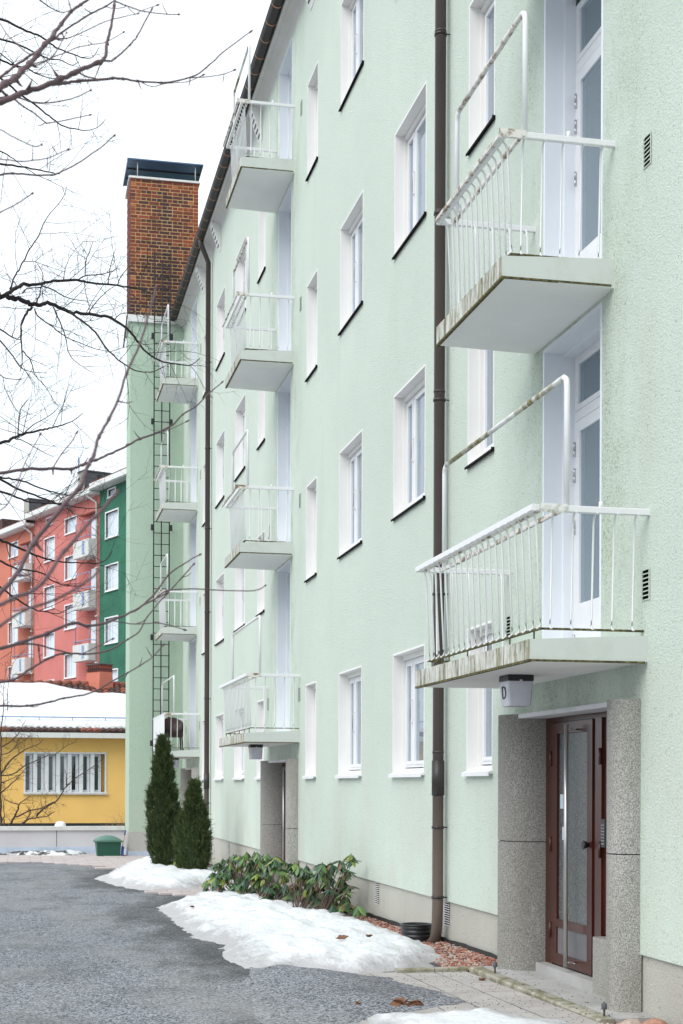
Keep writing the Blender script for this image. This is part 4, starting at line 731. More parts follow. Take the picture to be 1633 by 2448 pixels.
# ---------------- balconies ----------------
def balcony(k, lv, screen=False):
    yc = YC[k]; zo = zoff(k, lv); z0 = ZB[lv][0] + zo; th = ZB[lv][1] - ZB[lv][0]; ground_ = lv == 0
    hw = 1.41 if ground_ else .815; sw = 1.38 if ground_ else .80; hr = .98 if ground_ else 1.0; xf = -.80
    at = (BX, yc, z0); key = (ground_,)
    def slab(m):
        zf0 = .0 if ground_ else .02; zf1 = th - .04
        P = [(0.0, 0.0), (xf, zf0), (xf, zf1), (0.0, th)]
        m.cur = 0; m.add([(x, s_ * sw, z) for s_ in (-1, 1) for x, z in P], [(0, 1, 2, 3), (7, 6, 5, 4)])
        m.cur = 1; m.add([(xf, -sw, zf0), (xf, sw, zf0), (xf, sw, zf1), (xf, -sw, zf1)], [(0, 3, 2, 1)] if False else [(0, 1, 2, 3)][::1])
        m.cur = 2; m.add([(0, -sw, 0), (xf, -sw, zf0), (xf, sw, zf0), (0, sw, 0)], [(0, 3, 2, 1)])
        m.cur = 0; m.add([(0, -sw, th), (xf, -sw, zf1), (xf, sw, zf1), (0, sw, th)], [(0, 1, 2, 3)])
        m.cur = 3      # mossy drip edge under the front
        m.box(xf - .004, xf + .02, -sw - .004, sw + .004, zf0 - .012, zf0 + .004); m.box(xf + .02, -.02, -sw - .004, -sw + .012, zf0 - .010, zf0 + .003)
    if ("slab",) + key not in CACHE:
        mb = MB(); slab(mb); CACHE[("slab",) + key] = mb.mesh("balcony", ["slab_concrete", "slab_front", "slab_under", "moss_edge"])
    bal = bpy.data.objects.new("balcony", CACHE[("slab",) + key]); COL.objects.link(bal)
    bal.parent = bld; bal.location = Vector(at) - wloc(bld); WL[bal.name] = Vector(at)
    def rail(m):
        y = hw; w_ = .035; h_ = .042
        m.bbox(xf - .0, xf + w_, -y, y, hr - h_, hr, .004)
        for s_ in (-1, 1):
            A, B = sorted((s_ * y, s_ * (y - w_))); m.bbox(xf + w_ + .001, .0, A, B, hr - h_, hr, .004)
        m.tube([(-.33, -y + .017, hr - .01), (-.33, -y + .017, hr + .035)], .014, 8)
    inst(("rail",) + key, "handrail", "rail_paint", rail, bal, at)
    zb = th + .03 if ground_ else th + .0
    if screen:
        inst(("scr",), "balcony_screen", "white_paint", lambda m: [m.box(xf + .0, xf + .012, -hw + .05 + i * .135, -hw + .182 + i * .135, zb - .02, hr - .03) for i in range(20)], bal, at)
    def bottom(m):
        i_ = .09
        m.box(xf + i_ - .01, xf + i_ + .02, -hw + i_, hw - i_, zb, zb + .012)
        for s_ in (-1, 1):
            A, B = sorted((s_ * (hw - i_), s_ * (hw - i_ - .03))); m.box(xf + i_ + .02, .0, A, B, zb, zb + .012)
        for i in range(6):
            y = -hw + .2 + (2 * hw - .4) * i / 5; m.tube([(xf + i_, y, th - .05), (xf + i_, y, zb)], .006, 5)
    inst(("bot",) + key, "bottom_bar", "moss_edge", bottom, bal, at)
    def bar_path(o_):   # o_ = outward unit along local +d ; returns (out, z) profile
        return [(.006, hr - .045), (-.012, hr - .036), (-.035, hr - .040), (-.055, hr - .062), (-.066, hr - .11), (-.095, zb + .07), (-.099, zb + .03), (-.088, zb + .010), (-.070, zb + .008)]
    prof = bar_path(1)
    def barf(m): m.tube([(xf - o_, 0, z) for o_, z in prof], .0072, 6)
    def bars(m): m.tube([(0, -o_, z) for o_, z in prof], .0072, 6)
    def bars2(m): m.tube([(0, o_, z) for o_, z in prof], .0072, 6)
    nb = 20 if ground_ else 13
    if not screen:
        for i in range(nb):
            y = -hw + .10 + (2 * hw - .2) * (i + .0) / (nb - 1)
            inst(("bf",) + key, "baluster", "rail_paint", barf, bal, (BX, yc + y, z0))
    ns = 5
    for i in range(ns):
        x = xf + .16 + .14 * i
        inst(("bs",) + key, "baluster", "rail_paint", bars, bal, (BX + x, yc - hw, z0)); inst(("bs2",) + key, "baluster", "rail_paint", bars2, bal, (BX + x, yc + hw, z0))
    xl = {0: -.56, 1: -.64, 2: -.69, 3: -.69}[lv] if k == 0 else (-.585 if lv == 0 else -.68)
    for dx in (-.17, -.03):
        inst(("rk",) + key, "rack_rail", "rack_paint", lambda m: [m.bbox(-.012, .012, -hw + .036, hw - .036, hr - .04, hr - .033, .001), m.box(-.012, -.008, -hw + .036, hw - .036, hr - .033, hr - .012)], bal, (BX + xl + dx, yc, z0))
    def plate(m):
        m.box(-.19, .0, -hw - .006, -hw - .001, hr - .050, hr + .006)
        for x in (-.17, -.02): m.tube([(x, -hw - .014, hr - .03), (x, -hw - .006, hr - .03)], .009, 8)
    inst(("pl", k == 0 and lv == 0) + key, "clamp_plate", "mossy_paint" if k == 0 and lv == 0 else "rack_paint", plate, bal, (BX + xl, yc, z0))
    H2 = .83
    def loop(m):
        P = [(0, -hw + .02, hr - .03), (0, -hw + .02, hr + H2 - .07), (0, -hw + .03, hr + H2 - .025), (0, -hw + .075, hr + H2)]
        m.tube(P, .0185, 10)
    inst(("lp",) + key, "rack_post", "white_paint", loop, bal, (BX + xl, yc, z0))
    def loop2(m): m.tube([(0, hw - .075, hr + H2), (0, hw - .03, hr + H2 - .025), (0, hw - .02, hr + H2 - .07), (0, hw - .02, hr - .03)], .0185, 10)
    inst(("lp2",) + key, "rack_post", "white_paint", loop2, bal, (BX + xl, yc, z0))
    cm = "mossy_paint" if (k == 0 and lv == 0) or (k == 1 and lv == 3) else "rack_paint" if k == 0 or lv == 2 else "rail_paint"
    inst(("cb", cm) + key, "rack_crossbar", cm, lambda m: m.tube([(0, -hw + .075, hr + H2), (0, hw - .075, hr + H2)], .0187, 10), bal, (BX + xl, yc, z0))
    return bal
for k in range(3):
    for lv in range(4): balcony(k, lv, screen=(k == 2 and lv == 0))

# ---------------- entrances ----------------
def entrance(k):
    yc = YC[k]; zo = zoff(k, 0); at = (BX, yc, zo); zbase = .06
    mir = {}
    def fp(s_):
        P = [(.01, 1.275), (-.055, 1.27), (-.12, 1.245), (-.155, 1.20), (-.16, 1.13), (-.13, 1.02), (-.05, .94), (.06, .90), (.20, .885), (.20, 1.12), (.01, 1.12)]
        Q = [tuple(v)[:2] for v in smooth_path([(x, y, 0) for x, y in P[:9]], 4)] + P[9:]
        return [(x, s_ * y) for x, y in Q]
    for s_ in (1, -1):
        mt = "washed_granite_shaded" if s_ > 0 else "washed_granite_lit"
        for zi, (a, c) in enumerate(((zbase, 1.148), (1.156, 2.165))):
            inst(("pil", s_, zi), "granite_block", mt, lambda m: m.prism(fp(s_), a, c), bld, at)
        inst(("pj", s_), "joint", "joint_dark", lambda m: m.prism([(x * .93 + .005, y * .996) for x, y in fp(s_)], 1.1485, 1.1555), bld, at)
    inst("lintel", "lintel", "lintel_white", lambda m: m.box(-.07, .32, -1.02, .99, 2.13, 2.163), bld, at)
    X = .14
    ed = inst("edoor", "entrance_door", "door_red", lambda m: (
        m.box(X, X + .07, .73, .8845, .20, 2.128), m.box(X, X + .07, -.8845, .73, 2.09, 2.128),
        m.box(X, X + .07, -.13, -.29 + .12, .2, 2.09), m.box(X - .01, X + .06, -.29, -.17, .2, 2.09), m.box(X, X + .07, -.8845, -.82, .53, 2.09)), bld, at)
    def leaf(m):
        x0, x1 = X - .015, X + .035
        m.box(x0, x1, .60, .725, .215, 2.085); m.box(x0, x1, -.125, -.03, .215, 2.085)
        m.box(x0, x1, -.03, .60, 2.0, 2.085); m.box(x0, x1, -.03, .60, .505, .565); m.box(x0, x1, -.03, .60, .215, .30)
    inst("eleaf", "door_leaf", "door_red", leaf, ed, at)
    inst("eglass", "pane", "reflection_glass", lambda m: m.box(X + .005, X + .012, -.035, .605, .56, 2.005), ed, at)
    inst("ekick", "kick_plate", "kick_metal", lambda m: m.box(X - .004, X + .004, -.033, .602, .298, .507), ed, at)
    inst("eside", "side_panel", "door_red", lambda m: (m.box(X + .01, X + .04, -.82, -.29, .53, 2.09), m.box(X - .008, X + .01, -.40, -.375, .53, 2.09)), ed, at)
    inst("ethres", "threshold", "platform_concrete", lambda m: m.box(X - .09, X + .07, -.88, .86, .10, .20), ed, at)
    def hb(m):
        m.tube([(X - .095, .19, .24), (X - .095, .19, 2.06)], .0165, 10)
        for z in (.275, 2.02): m.tube([(X - .11, .19, z), (X - .01, .19, z)], .007, 8); m.tube([(X - .05, .11, z), (X - .05, .19, z)], .004, 6)
    inst("epull", "pull_handle", "steel", hb, ed, at)
    inst("eknob", "knob", "black_plastic", lambda m: m.tube([(X - .015, -.06, 1.165), (X - .055, -.06, 1.165), (X - .06, -.06, 1.165)], [.016, .034, .028], 8), ed, at)
    for (y, z) in ((.728, 1.81), (.728, 1.14), (.728, .47), (-.285, 1.81), (-.285, 1.14)):
        inst("ehinge", "hinge", "door_dark", lambda m: m.tube([(X - .018, 0, -.06), (X - .018, 0, .06)], .013, 8), ed, (BX, yc + y, z + zo))
    if k == 0:
        inst("epap", "notice", "paper", lambda m: m.box(X + .001, X + .004, .50, .57, 1.42, 1.53), ed, at)
        inst("epap2", "notice", "paper", lambda m: m.box(X + .001, X + .004, .47, .52, 1.18, 1.28), ed, at)
        def kp(m):
            m.bbox(X - .03, X + .01, -.41, -.33, 1.16, 1.36, .006)
        inst("ekey", "keypad", "black_plastic", kp, ed, at)
        inst("ekeyb", "keypad_buttons", "hinge_steel", lambda m: [m.box(X - .034, X - .031, -.395 + .02 * j, -.385 + .02 * j, 1.18 + .022 * i, 1.19 + .022 * i) for i in range(7) for j in range(3)], ed, at)
    inst("elouv", "louvre", "paper", lambda m: [m.xprism([(X - .022, .335 + .0145 * i), (X - .012, .345 + .0145 * i), (X - .012, .341 + .0145 * i), (X - .022, .330 + .0145 * i)], -.36, -.18) for i in range(10)] + [m.box(X - .012, X + .002, -.37, -.172, .32, .49)], ed, at)
    inst("estep", "stone_step_block", "washed_granite_lit", lambda m: m.box(X - .10, X + .06, -.89, -.36, .125, .525), bld, at)
    # platform and kerb
    pz = .122 + zo
    pf = empty("entrance_platform", (3.8, yc, pz), "concrete entrance platform in front of the %s door" % ("brown", "middle", "farthest")[k]); pf['kind'] = 'structure'
    ya, yb = yc - 1.50, yc + 1.28
    cuts = [ya, ya + .62, ya + 1.22, ya + 1.95, yb]
    for i in range(4):
        mb = MB(); a, c = cuts[i] + .003, cuts[i + 1] - .003
        if i == 0: mb.prism([(3.70, a), (4.10, a), (4.10, c), (3.70, c)], pz - .15, pz + .003)
        else: mb.prism([(3.685, a), (4.10, a), (4.10, c), (3.685, c)], pz - .15, pz + .003)
        mb.build("platform_slab", "platform_concrete", pf)
    n_ = 4
    for i in range(n_):
        a = ya + (yb - ya) * i / n_ + .004; c = ya + (yb - ya) * (i + 1) / n_ - .004; mb = MB()
        mb.xprism([(3.58, pz - .2), (3.58, pz - .012), (3.592, pz + .002), (3.682, pz + .002), (3.682, pz - .2)], a, c)
        mb.build("kerb_block", "kerb_stone", pf)
    return pf
for k in range(3): entrance(k)
# edging kerbs that lead left from the platform corner
kb = empty("kerb", (3.3, 11.65, gz(11.6)), "low mossy kerb stones at the edge of the gravel bed"); kb['kind'] = 'structure'
for (a, c) in ((3.30, 3.575), (2.98, 3.292)):
    mb = MB(); mb.bbox(a, c, 11.60, 11.68, gz(11.6) - .08, gz(11.6) + .045, .008); mb.build("kerb_block", "kerb_stone", kb)

# ---------------- tower with brick chimney ----------------
TX0, TY = 2.64, 36.8
mb = MB(); mb.box(TX0, 4.4, TY, TY + 1.35, .42, 12.96); mb.build("tower", "mint_plaster_shaded", bld)
mb = MB(); mb.box(TX0 - .012, 4.4, TY - .012, TY + 1.36, -.6, .418); mb.build("tower_plinth", "plinth_grey", bld)
mb = MB(); mb.box(TX0 - .03, 3.96, TY - .03, TY + 1.37, -.4, -.06); mb.build("base_flashing", "membrane", bld)
mb = MB(); mb.box(TX0 - .07, 4.0, TY - .07, TY + 1.40, 12.962, 13.13); mb.build("tower_band", "fascia_white", bld)
mb = MB(); mb.box(4.0, 15, TY, 44, -.6, 13.0); mb.build("rear_wing", "mint_plaster_shaded", bld)
CZ0, CZ1, CX0, CX1, CY1 = 13.14, 16.50, 2.63, 4.295, 38.1
ch = MB().box(CX0 + .003, CX1 - .003, TY - .002, CY1 - .012, CZ0 - .01, CZ1 - .003).build("chimney", "mortar", bld)
def brick(sx, sy):
    def f(m): m.box(-sx / 2, sx / 2, -sy / 2, sy / 2, -.0315, .0315)
    return f
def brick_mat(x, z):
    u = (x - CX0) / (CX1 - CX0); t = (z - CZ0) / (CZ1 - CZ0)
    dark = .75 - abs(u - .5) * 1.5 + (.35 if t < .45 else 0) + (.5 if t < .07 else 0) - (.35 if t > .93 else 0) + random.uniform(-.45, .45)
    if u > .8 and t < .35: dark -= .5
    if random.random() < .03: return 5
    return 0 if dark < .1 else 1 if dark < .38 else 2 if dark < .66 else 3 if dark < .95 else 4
rows = 38; pitch = (CZ1 - CZ0) / rows; bricks = []
for rI in range(rows):
    z = CZ0 + pitch * (rI + .5); x = CX0; gap = .019; hdr = rI % 2 == 0
    ln = []
    if hdr: ln = [.115] * 13
    else: ln = [.175] + [.243] * 5 + [.175]
    if rI % 4 == 1: ln = [.115, .115] + [.243] * 5 + [.115]
    tot = sum(ln) + gap * (len(ln) - 1); sc = (CX1 - CX0 - gap * (len(ln) - 1)) / sum(ln)
    for L_ in ln:
        L2 = L_ * sc; bricks.append((x + L2 / 2, z, round(L2, 3), hdr, rI)); x += L2 + gap
bricks.sort(key=lambda q: -(q[1] + random.random() * .2) if q[0] < 3.7 + (q[1] - 13.1) * .32 else 99)
rest = MB(); nb_ = 0
for (x, z, L2, hdr, rI) in bricks:
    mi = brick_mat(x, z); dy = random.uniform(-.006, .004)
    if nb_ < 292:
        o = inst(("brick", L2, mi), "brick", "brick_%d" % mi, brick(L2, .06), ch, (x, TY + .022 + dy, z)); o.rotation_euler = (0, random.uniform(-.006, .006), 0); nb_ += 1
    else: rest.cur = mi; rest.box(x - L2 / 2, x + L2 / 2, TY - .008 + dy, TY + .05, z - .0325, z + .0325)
for rI in range(rows):       # left flank
    z = CZ0 + pitch * (rI + .5); y = TY + .06; L_ = [.115] * 10 if rI % 2 else [.243] * 5
    for q in L_:
        if y + q > CY1: break
        rest.cur = brick_mat(CX0 + .3, z); rest.box(CX0 - .006, CX0 + .05, y, y + q, z - .0325, z + .0325); y += q + .013
for rI in (36, 37):          # corbelled top course
    z = CZ0 + pitch * (rI + .5)
rest.build("brickwork", ["brick_%d" % i for i in range(6)], ch, kind="stuff")
MB().box(CX0 - .05, CX1 + .04, TY - .05, CY1 + .05, CZ1, CZ1 + .05).build("chimney_flashing", "fascia_white", bld)
mb = MB(); z = 16.91
mb.add([(CX0 - .08, TY - .14, z), (CX1 + .11, TY - .14, z), (CX1 + .11, CY1 + .2, z - .02), (CX0 - .08, CY1 + .2, z - .02), (CX0 - .08, TY - .14, z + .03), (CX1 + .11, TY - .14, z + .03), (CX1 + .11, CY1 + .2, z + .02), (CX0 - .08, CY1 + .2, z + .02)],
       [(0, 3, 2, 1), (4, 5, 6, 7), (0, 1, 5, 4), (1, 2, 6, 5), (2, 3, 7, 6), (3, 0, 4, 7)])
mb.box(CX0 - .095, CX0 - .082, TY - .14, CY1 + .2, z - .07, z + .03)
cap = mb.build("chimney_cap", "lead_cap", bld)
for x in (CX0 + .16, CX1 - .08):
    MB().tube([(x, TY - .04, CZ1 + .05), (x, TY - .04, z)], .013, 6).build("cap_post", "pale_metal", cap)
for x in (2.75, 3.3, 3.9):
    MB().tube([(x, CY1 - .1, CZ1 + .05), (x, CY1 - .1, z - .02)], .013, 6).build("cap_post", "dark_metal", cap)
for y in (37.2, 37.8):
    MB().box(CX0 - .06, CX1 + .09, y, y + .03, z - .03, z - .012).build("cap_bar", "dark_metal", cap)
# drip flashing at the left roof edge of the tower
MB().tube([(2.55, 36.75, 13.1), (2.46, 36.7, 12.3)], .02, 6).build("spout", "dark_metal", bld)
# ladder
ld = MB()
for x in (3.205, 3.588): ld.box(x - .014, x + .014, TY - .20, TY - .17, 1.0, 14.67)
lad = ld.build("wall_ladder", "black_paint", bld)
z = 1.2
while z < 14.68:
    inst("rung", "rung", "black_paint", lambda m: m.tube([(-.18, 0, 0), (.18, 0, 0)], .011, 6), lad, (3.397, TY - .185, z)); z += .2735
mb = MB(); mb.box(3.376, 3.404, TY - .235, TY - .215, 1.5, 14.4); mb.build("safety_rail", "black_paint", lad)
for z in (2.6, 5.2, 7.9, 10.5, 12.6):
    for x in (3.165, 3.63): inst("brk", "ladder_bracket", "black_paint", lambda m: (m.box(-.03, .03, -.03, .03, -.07, .07), m.tube([(0, 0, 0), (0, .19, 0)], .014, 6)), lad, (x, TY - .185, z))

# ---------------- downpipes ----------------
def downpipe(y, tub):
    z_end = .30 if tub else -.05; x = 3.862
    mb = MB()
    top = [(3.66, y - .25, 12.99), (3.70, y - .2, 12.86), (x, y, 12.60)]
    P = top + [(x, y, z_end + .15)]
    if tub: P += [(x, y + .02, .25), (x, y + .07, .15), (x - .01, y + .16, .09), (x - .02, y + .24, .07)]
    else: P += [(x, y, -.1)]
    mb.tube(P, .053, 14)
    for i in range(6): mb.tube([(x, y, 1.9 + i * 1.7), (x, y, 1.92 + i * 1.7)], .0555, 14)
    pp = mb.build("downpipe", "pipe_brown", bld)
    for z in (8.68, 6.99, 5.23, 3.4, 1.20, .54, 10.5):
        inst("pclip", "pipe_clip", "dark_metal", lambda m: (m.tube([(0, 0, -.012), (0, 0, .012)], .061, 12), m.tube([(.05, -.02, 0), (.09, -.02, 0)], .006, 5), m.tube([(-.0, -.061, 0), (-.0, -.085, 0)], .006, 5)), pp, (x, y, z))
    inst("psleeve", "pipe_sleeve", "dark_metal", lambda m: m.tube([(0, 0, 0), (0, 0, .33)], .060, 14), pp, (x, y, 1.50))
    return pp

downpipe(13.50, True); downpipe(31.22, False)

# ---------------- lamps under the ground floor balconies ----------------
LBL = ["square white wall lamp marked D under the nearest balcony", "square white lamp hanging under the balcony of the middle entrance", "square white lamp under the farthest ground floor balcony behind the conifers"]
for k in range(3):
    zt = 2.395 + zoff(k, 0) - .002; c = (3.515, YC[k] - .06, zt)
    lamp = empty("entrance_lamp", c, LBL[k], "lamp", "lamps under the entrance balconies")
    x, y = c[0], c[1]
    mb = MB(); mb.bbox(x - .097, x + .097, y - .104, y + .104, zt - .045, zt, .006); mb.build("lamp_cap", "black_plastic", lamp)
    mb = MB(); ns_ = []
    for (s1, s2, zz) in ((.094, .100, zt - .045), (.093, .099, zt - .10), (.085, .091, zt - .215), (.078, .084, zt - .224)):
        cc = .012; ns_ += [(x - s1 + cc, y - s2, zz), (x + s1 - cc, y - s2, zz), (x + s1, y - s2 + cc, zz), (x + s1, y + s2 - cc, zz), (x + s1 - cc, y + s2, zz), (x - s1 + cc, y + s2, zz), (x - s1, y + s2 - cc, zz), (x - s1, y - s2 + cc, zz)]
    fs_ = [(a * 8 + j, (a + 1) * 8 + j, (a + 1) * 8 + (j + 1) % 8, a * 8 + (j + 1) % 8) for a in range(3) for j in range(8)] + [tuple(range(31, 23, -1))]
    mb.add(ns_, fs_); mb.build("lamp_shade", "lamp_plastic", lamp)
    mb = MB(); mb.box(x - .01, x + .01, y - .107, y - .1045, zt - .055, zt - .035); mb.build("screw", "steel", lamp)
    if k == 0:
        tcu = bpy.data.curves.new("letter", 'FONT'); tcu.body = "D"; tcu.size = .135; tcu.extrude = .0015; tcu.align_x = 'CENTER'; tcu.align_y = 'CENTER'
        lo = bpy.data.objects.new("letter", tcu); COL.objects.link(lo); lo.parent = lamp; lo.location = (-.0935, 0, -.130)
        lo.rotation_euler = (rad(90), 0, rad(-90)); lo.rotation_euler = (Matrix.Rotation(rad(-5.5), 3, 'Y') @ Matrix.Rotation(rad(-90), 3, 'Z') @ Matrix.Rotation(rad(90), 3, 'X')).to_euler()
        tcu.materials.append(M["black_paint"]); bpy.context.view_layer.update()
        lm = bpy.data.meshes.new_from_object(lo); mw = (lo.location.copy(), lo.rotation_euler.copy()); bpy.data.objects.remove(lo)
        lo = bpy.data.objects.new("letter", lm); COL.objects.link(lo); lo.parent = lamp; lo.location, lo.rotation_euler = mw

# ---------------- wicker chair on the far balcony ----------------
cy, cx_, cz_ = YC[2] + .25, 3.50, 2.375
ch_ = empty("wicker_chair", (cx_, cy, cz_), "dark brown wicker chair behind the railing of the farthest ground floor balcony", "chair")
mb = MB(); mb.bbox(cx_ - .24, cx_ + .24, cy - .24, cy + .24, cz_ + .32, cz_ + .42, .02); mb.build("seat", "wicker_brown", ch_)
mb = MB(); N_ = 16
for i in range(N_ + 1):
    th = math.pi * (-.05 + 1.1 * i / N_); h_ = .62 + .16 * math.sin(max(0, min(math.pi, th)))
    for (r_, z) in ((.25, .42), (.27, h_), (.24, h_ + .015), (.22, .42)): mb.v.append((cx_ - r_ * math.cos(th) * 1.0, cy + r_ * math.sin(th), cz_ + z))
for i in range(N_):
    for j in range(3): a = i * 4 + j; mb.face([a, a + 4, a + 5, a + 1], True)
mb.build("backrest", "wicker_brown", ch_)
for sx_ in (-1, 1):
    for sy_ in (-1, 1):
        MB().tube([(cx_ + sx_ * .20, cy + sy_ * .2, cz_ + .33), (cx_ + sx_ * .23, cy + sy_ * .23, cz_)], .018, 6).build("leg", "wicker_brown", ch_)

# ---------------- drain tub, ground studs ----------------
mb = MB(); prof = []
for i in range(6): z = .0 + .042 * i; prof += [(.142, z), (.151, z + .012), (.151, z + .028), (.142, z + .036)]
prof += [(.156, .25), (.156, .262), (.136, .262), (.132, .02), (.0, .02)]
mb.lathe((3.745, 13.83, .0), prof, 26); tag(mb.build("drain_tub", "black_plastic", org=(3.73, 13.87, 0)), "black ribbed plastic drain well ring at the foot of the near downpipe", "drain")
for (x, y, lab) in ((3.66, 11.15, "small steel bollard pin on the platform corner beside the gravel bed"), (3.66, 8.92, "small steel bollard pin at the near end of the entrance platform")):
    pz = .124
    st = empty("anchor_pin", (x, y, pz), lab, "post", "steel pins on the entrance platform")
    MB().tube([(x, y, pz - .01), (x, y, pz + .05)], .0075, 8).build("shaft", "stem_brown", st)
    MB().lathe((x, y, pz + .045), [(0, 0), (.017, 0), (.0185, .003), (.0185, .032), (.016, .037), (.007, .038), (.007, .048), (.0, .05)], 12).build("head", "chimney_grey", st)

# ---------------- low wall, bin, shovel ----------------
pw = MB().box(-9, TX0 - .013, 38.14, 38.36, -.6, .42).build("parapet_wall", "parapet_plaster", org=(0, 38.25, -.2), label="low grey plastered garden wall with pale metal coping in front of the yellow building", cat="wall")
MB().box(-9, TX0 - .013, 38.08, 38.42, .4205, .52).build("coping", "pale_metal", pw)
MB().box(-9, TX0 - .04, 38.115, 38.139, -.3, .0).build("base_flashing", "membrane", pw)
for x in (.92, -2.3): MB().box(x, x + .015, 38.1375, 38.15, -.0, .42).build("wall_joint", "joint_dark", pw)
mb = MB(); k_ = 0
for j in range(5):
    for i in range(12):
        th = 2 * math.pi * i / 12; rr = (.14, .135, .12, .09, .0)[j]; nn = 1 + .2 * noise.noise(Vector((i * .9, j, 0)))
        mb.v.append((1.02 + rr * math.cos(th) * nn, 38.24 + rr * .7 * math.sin(th) * nn, .515 + (0, .05, .09, .12, .135)[j]))
for j in range(4):
    for i in range(12): mb.face([j * 12 + i, j * 12 + (i + 1) % 12, (j + 1) * 12 + (i + 1) % 12, (j + 1) * 12 + i], True)
tag(mb.build("snow_lump", "roof_snow", org=(1.02, 38.24, .51)), "single lump of snow on the coping of the low wall", "snow")
bn = empty("grit_bin", (2.14, 36.9, -.19), "dark green grit bin with arched lid in front of the low wall", "bin")
mb = MB(); g0 = -.19
mb.add([(1.87, 36.62, g0), (2.42, 36.62, g0), (2.40, 37.15, g0), (1.87, 37.15, g0), (1.85, 36.60, .17), (2.44, 36.60, .17), (2.44, 37.18, .17), (1.83, 37.18, .17)], [(0, 3, 2, 1), (4, 5, 6, 7), (0, 1, 5, 4), (1, 2, 6, 5), (2, 3, 7, 6), (3, 0, 4, 7)])
mb.build("bin_body", "bin_green", bn)
MB().bbox(1.79, 2.48, 36.55, 37.2, .172, .205, .008).build("rim", "bin_lid", bn)
mb = MB(); N_ = 12; base_ = []
for s_, yy in ((0, 36.57), (1, 36.75), (2, 37.18)):
    for i in range(N_ + 1):
        u = i / N_; x = 1.80 + .67 * u; hz = .206 + (.012, .10, .11)[s_] * math.sin(math.pi * u) ** .8 + (.0, .012, .012)[s_]
        mb.v.append((x, yy, hz))
for s_ in range(2):
    for i in range(N_): a = s_ * (N_ + 1) + i; mb.face([a, a + 1, a + N_ + 2, a + N_ + 1], True)
mb.build("lid", "bin_lid", bn)
sh = empty("shovel", (2.5, 36.7, -.19), "blue bladed snow shovel leaning on the wall corner beside the bin", "shovel")
MB().tube([(2.475, 36.72, .05), (2.535, 36.76, .36)], .010, 6).build("shaft", "wood_pale", sh)
MB().tube([(2.535, 36.76, .34), (2.552, 36.77, .46)], .016, 8).build("grip", "shovel_blue", sh)
mb = MB(); mb.add([(2.43, 36.66, -.16), (2.50, 36.64, -.17), (2.515, 36.70, .06), (2.455, 36.71, .07), (2.44, 36.68, -.16), (2.505, 36.66, -.17), (2.52, 36.715, .06), (2.46, 36.725, .07)], [(0, 1, 2, 3), (7, 6, 5, 4), (0, 4, 5, 1), (2, 6, 7, 3)]); mb.build("blade", "shovel_blue", sh)
def leafy(m, s=1.):
    m.add([(-.03 * s, 0, .004), (0, -.018 * s, .0), (.035 * s, 0, .012 * s), (.0, .02 * s, .016 * s), (-.012 * s, .012 * s, .01)], [(0, 1, 2), (0, 2, 3), (0, 3, 4)])
DL = [((2.53, 36.58), 1.6, "brown dry leaf lying beside the shovel blade"), ((2.42, 9.33), 2.0, "curled brown maple leaf on the foreground snow strip"), ((2.50, 9.28), 1.8, "second brown maple leaf touching the first on the foreground snow"),
      ((2.82, 12.95), 1.5, "brown leaf lying on the large snow patch near its front edge"), ((2.16, 9.42), .9, "tiny orange leaf scrap at the left of the foreground snow strip"), ((2.02, 17.7), 1.0, "small ochre leaf on the left part of the large snow patch"),
      ((3.10, 13.1), 1.0, "small brown leaf on the snow to the right of the curled leaf"), ((3.50, 11.0), 1.0, "brown leaf against the kerb at the platform corner")]
for i, ((x, y), s_, lab) in enumerate(DL):
    z = gz(y) + (.165 if 12 < y < 20 and x > 2.5 else .12 if 12 < y < 20 else .075 if y < 10 else .01)
    mb = MB()
    for q in range(4):
        th = random.uniform(0, 6.28); m2 = MB(); leafy(m2, s_)
        for f in m2.f: mb.face([a + len(mb.v) for a in f])
        mb.v += [(x + a * math.cos(th) - b_ * math.sin(th) + .01 * s_ * math.cos(q * 1.7), y + a * math.sin(th) + b_ * math.cos(th) + .01 * s_ * math.sin(q * 1.7), z + c * 1.5) for a, b_, c in m2.v]
    tag(mb.build("fallen_leaf", "dead_leaf", org=(x, y, z)), lab, "leaf")
# cobbles at the foot of the plinth near the camera
CB = [(3.86, 8.86, .045, 4, "round grey cobble leaning on the foot of the near granite pillar"), (3.66, 8.50, .07, 2, "flat grey cobble below the corner of the entrance platform"), (3.82, 8.50, .075, 1, "largest pinkish cobble at the lower right corner"),
      (3.74, 8.66, .05, 2, "yellowish cobble between the pillar foot and the pink cobble"), (3.58, 8.32, .055, 4, "grey cobble at the bottom edge below the platform"), (3.90, 8.62, .045, 3, "dark reddish cobble against the plinth at the right")]
for (x, y, r_, mi, lab) in CB:
    mb = MB(); N1, N2 = 7, 12; zc = gz(y) + r_ * .3
    for j in range(N1):
        ph = math.pi * j / (N1 - 1)
        for i in range(N2):
            th = 2 * math.pi * i / N2; q = 1 + .18 * noise.noise(Vector((x * 9 + math.cos(th), y * 9 + math.sin(th), ph)))
            mb.v.append((x + r_ * q * 1.2 * math.sin(ph) * math.cos(th), y + r_ * q * math.sin(ph) * math.sin(th), zc + r_ * .62 * q * math.cos(ph)))
    for j in range(N1 - 1):
        for i in range(N2): mb.face([j * N2 + i, (j + 1) * N2 + i, (j + 1) * N2 + (i + 1) % N2, j * N2 + (i + 1) % N2], True)
    tag(mb.build("cobblestone", "pebble_%d" % mi, org=(x, y, gz(y))), lab, "stone", "cobbles at the foot of the plinth")
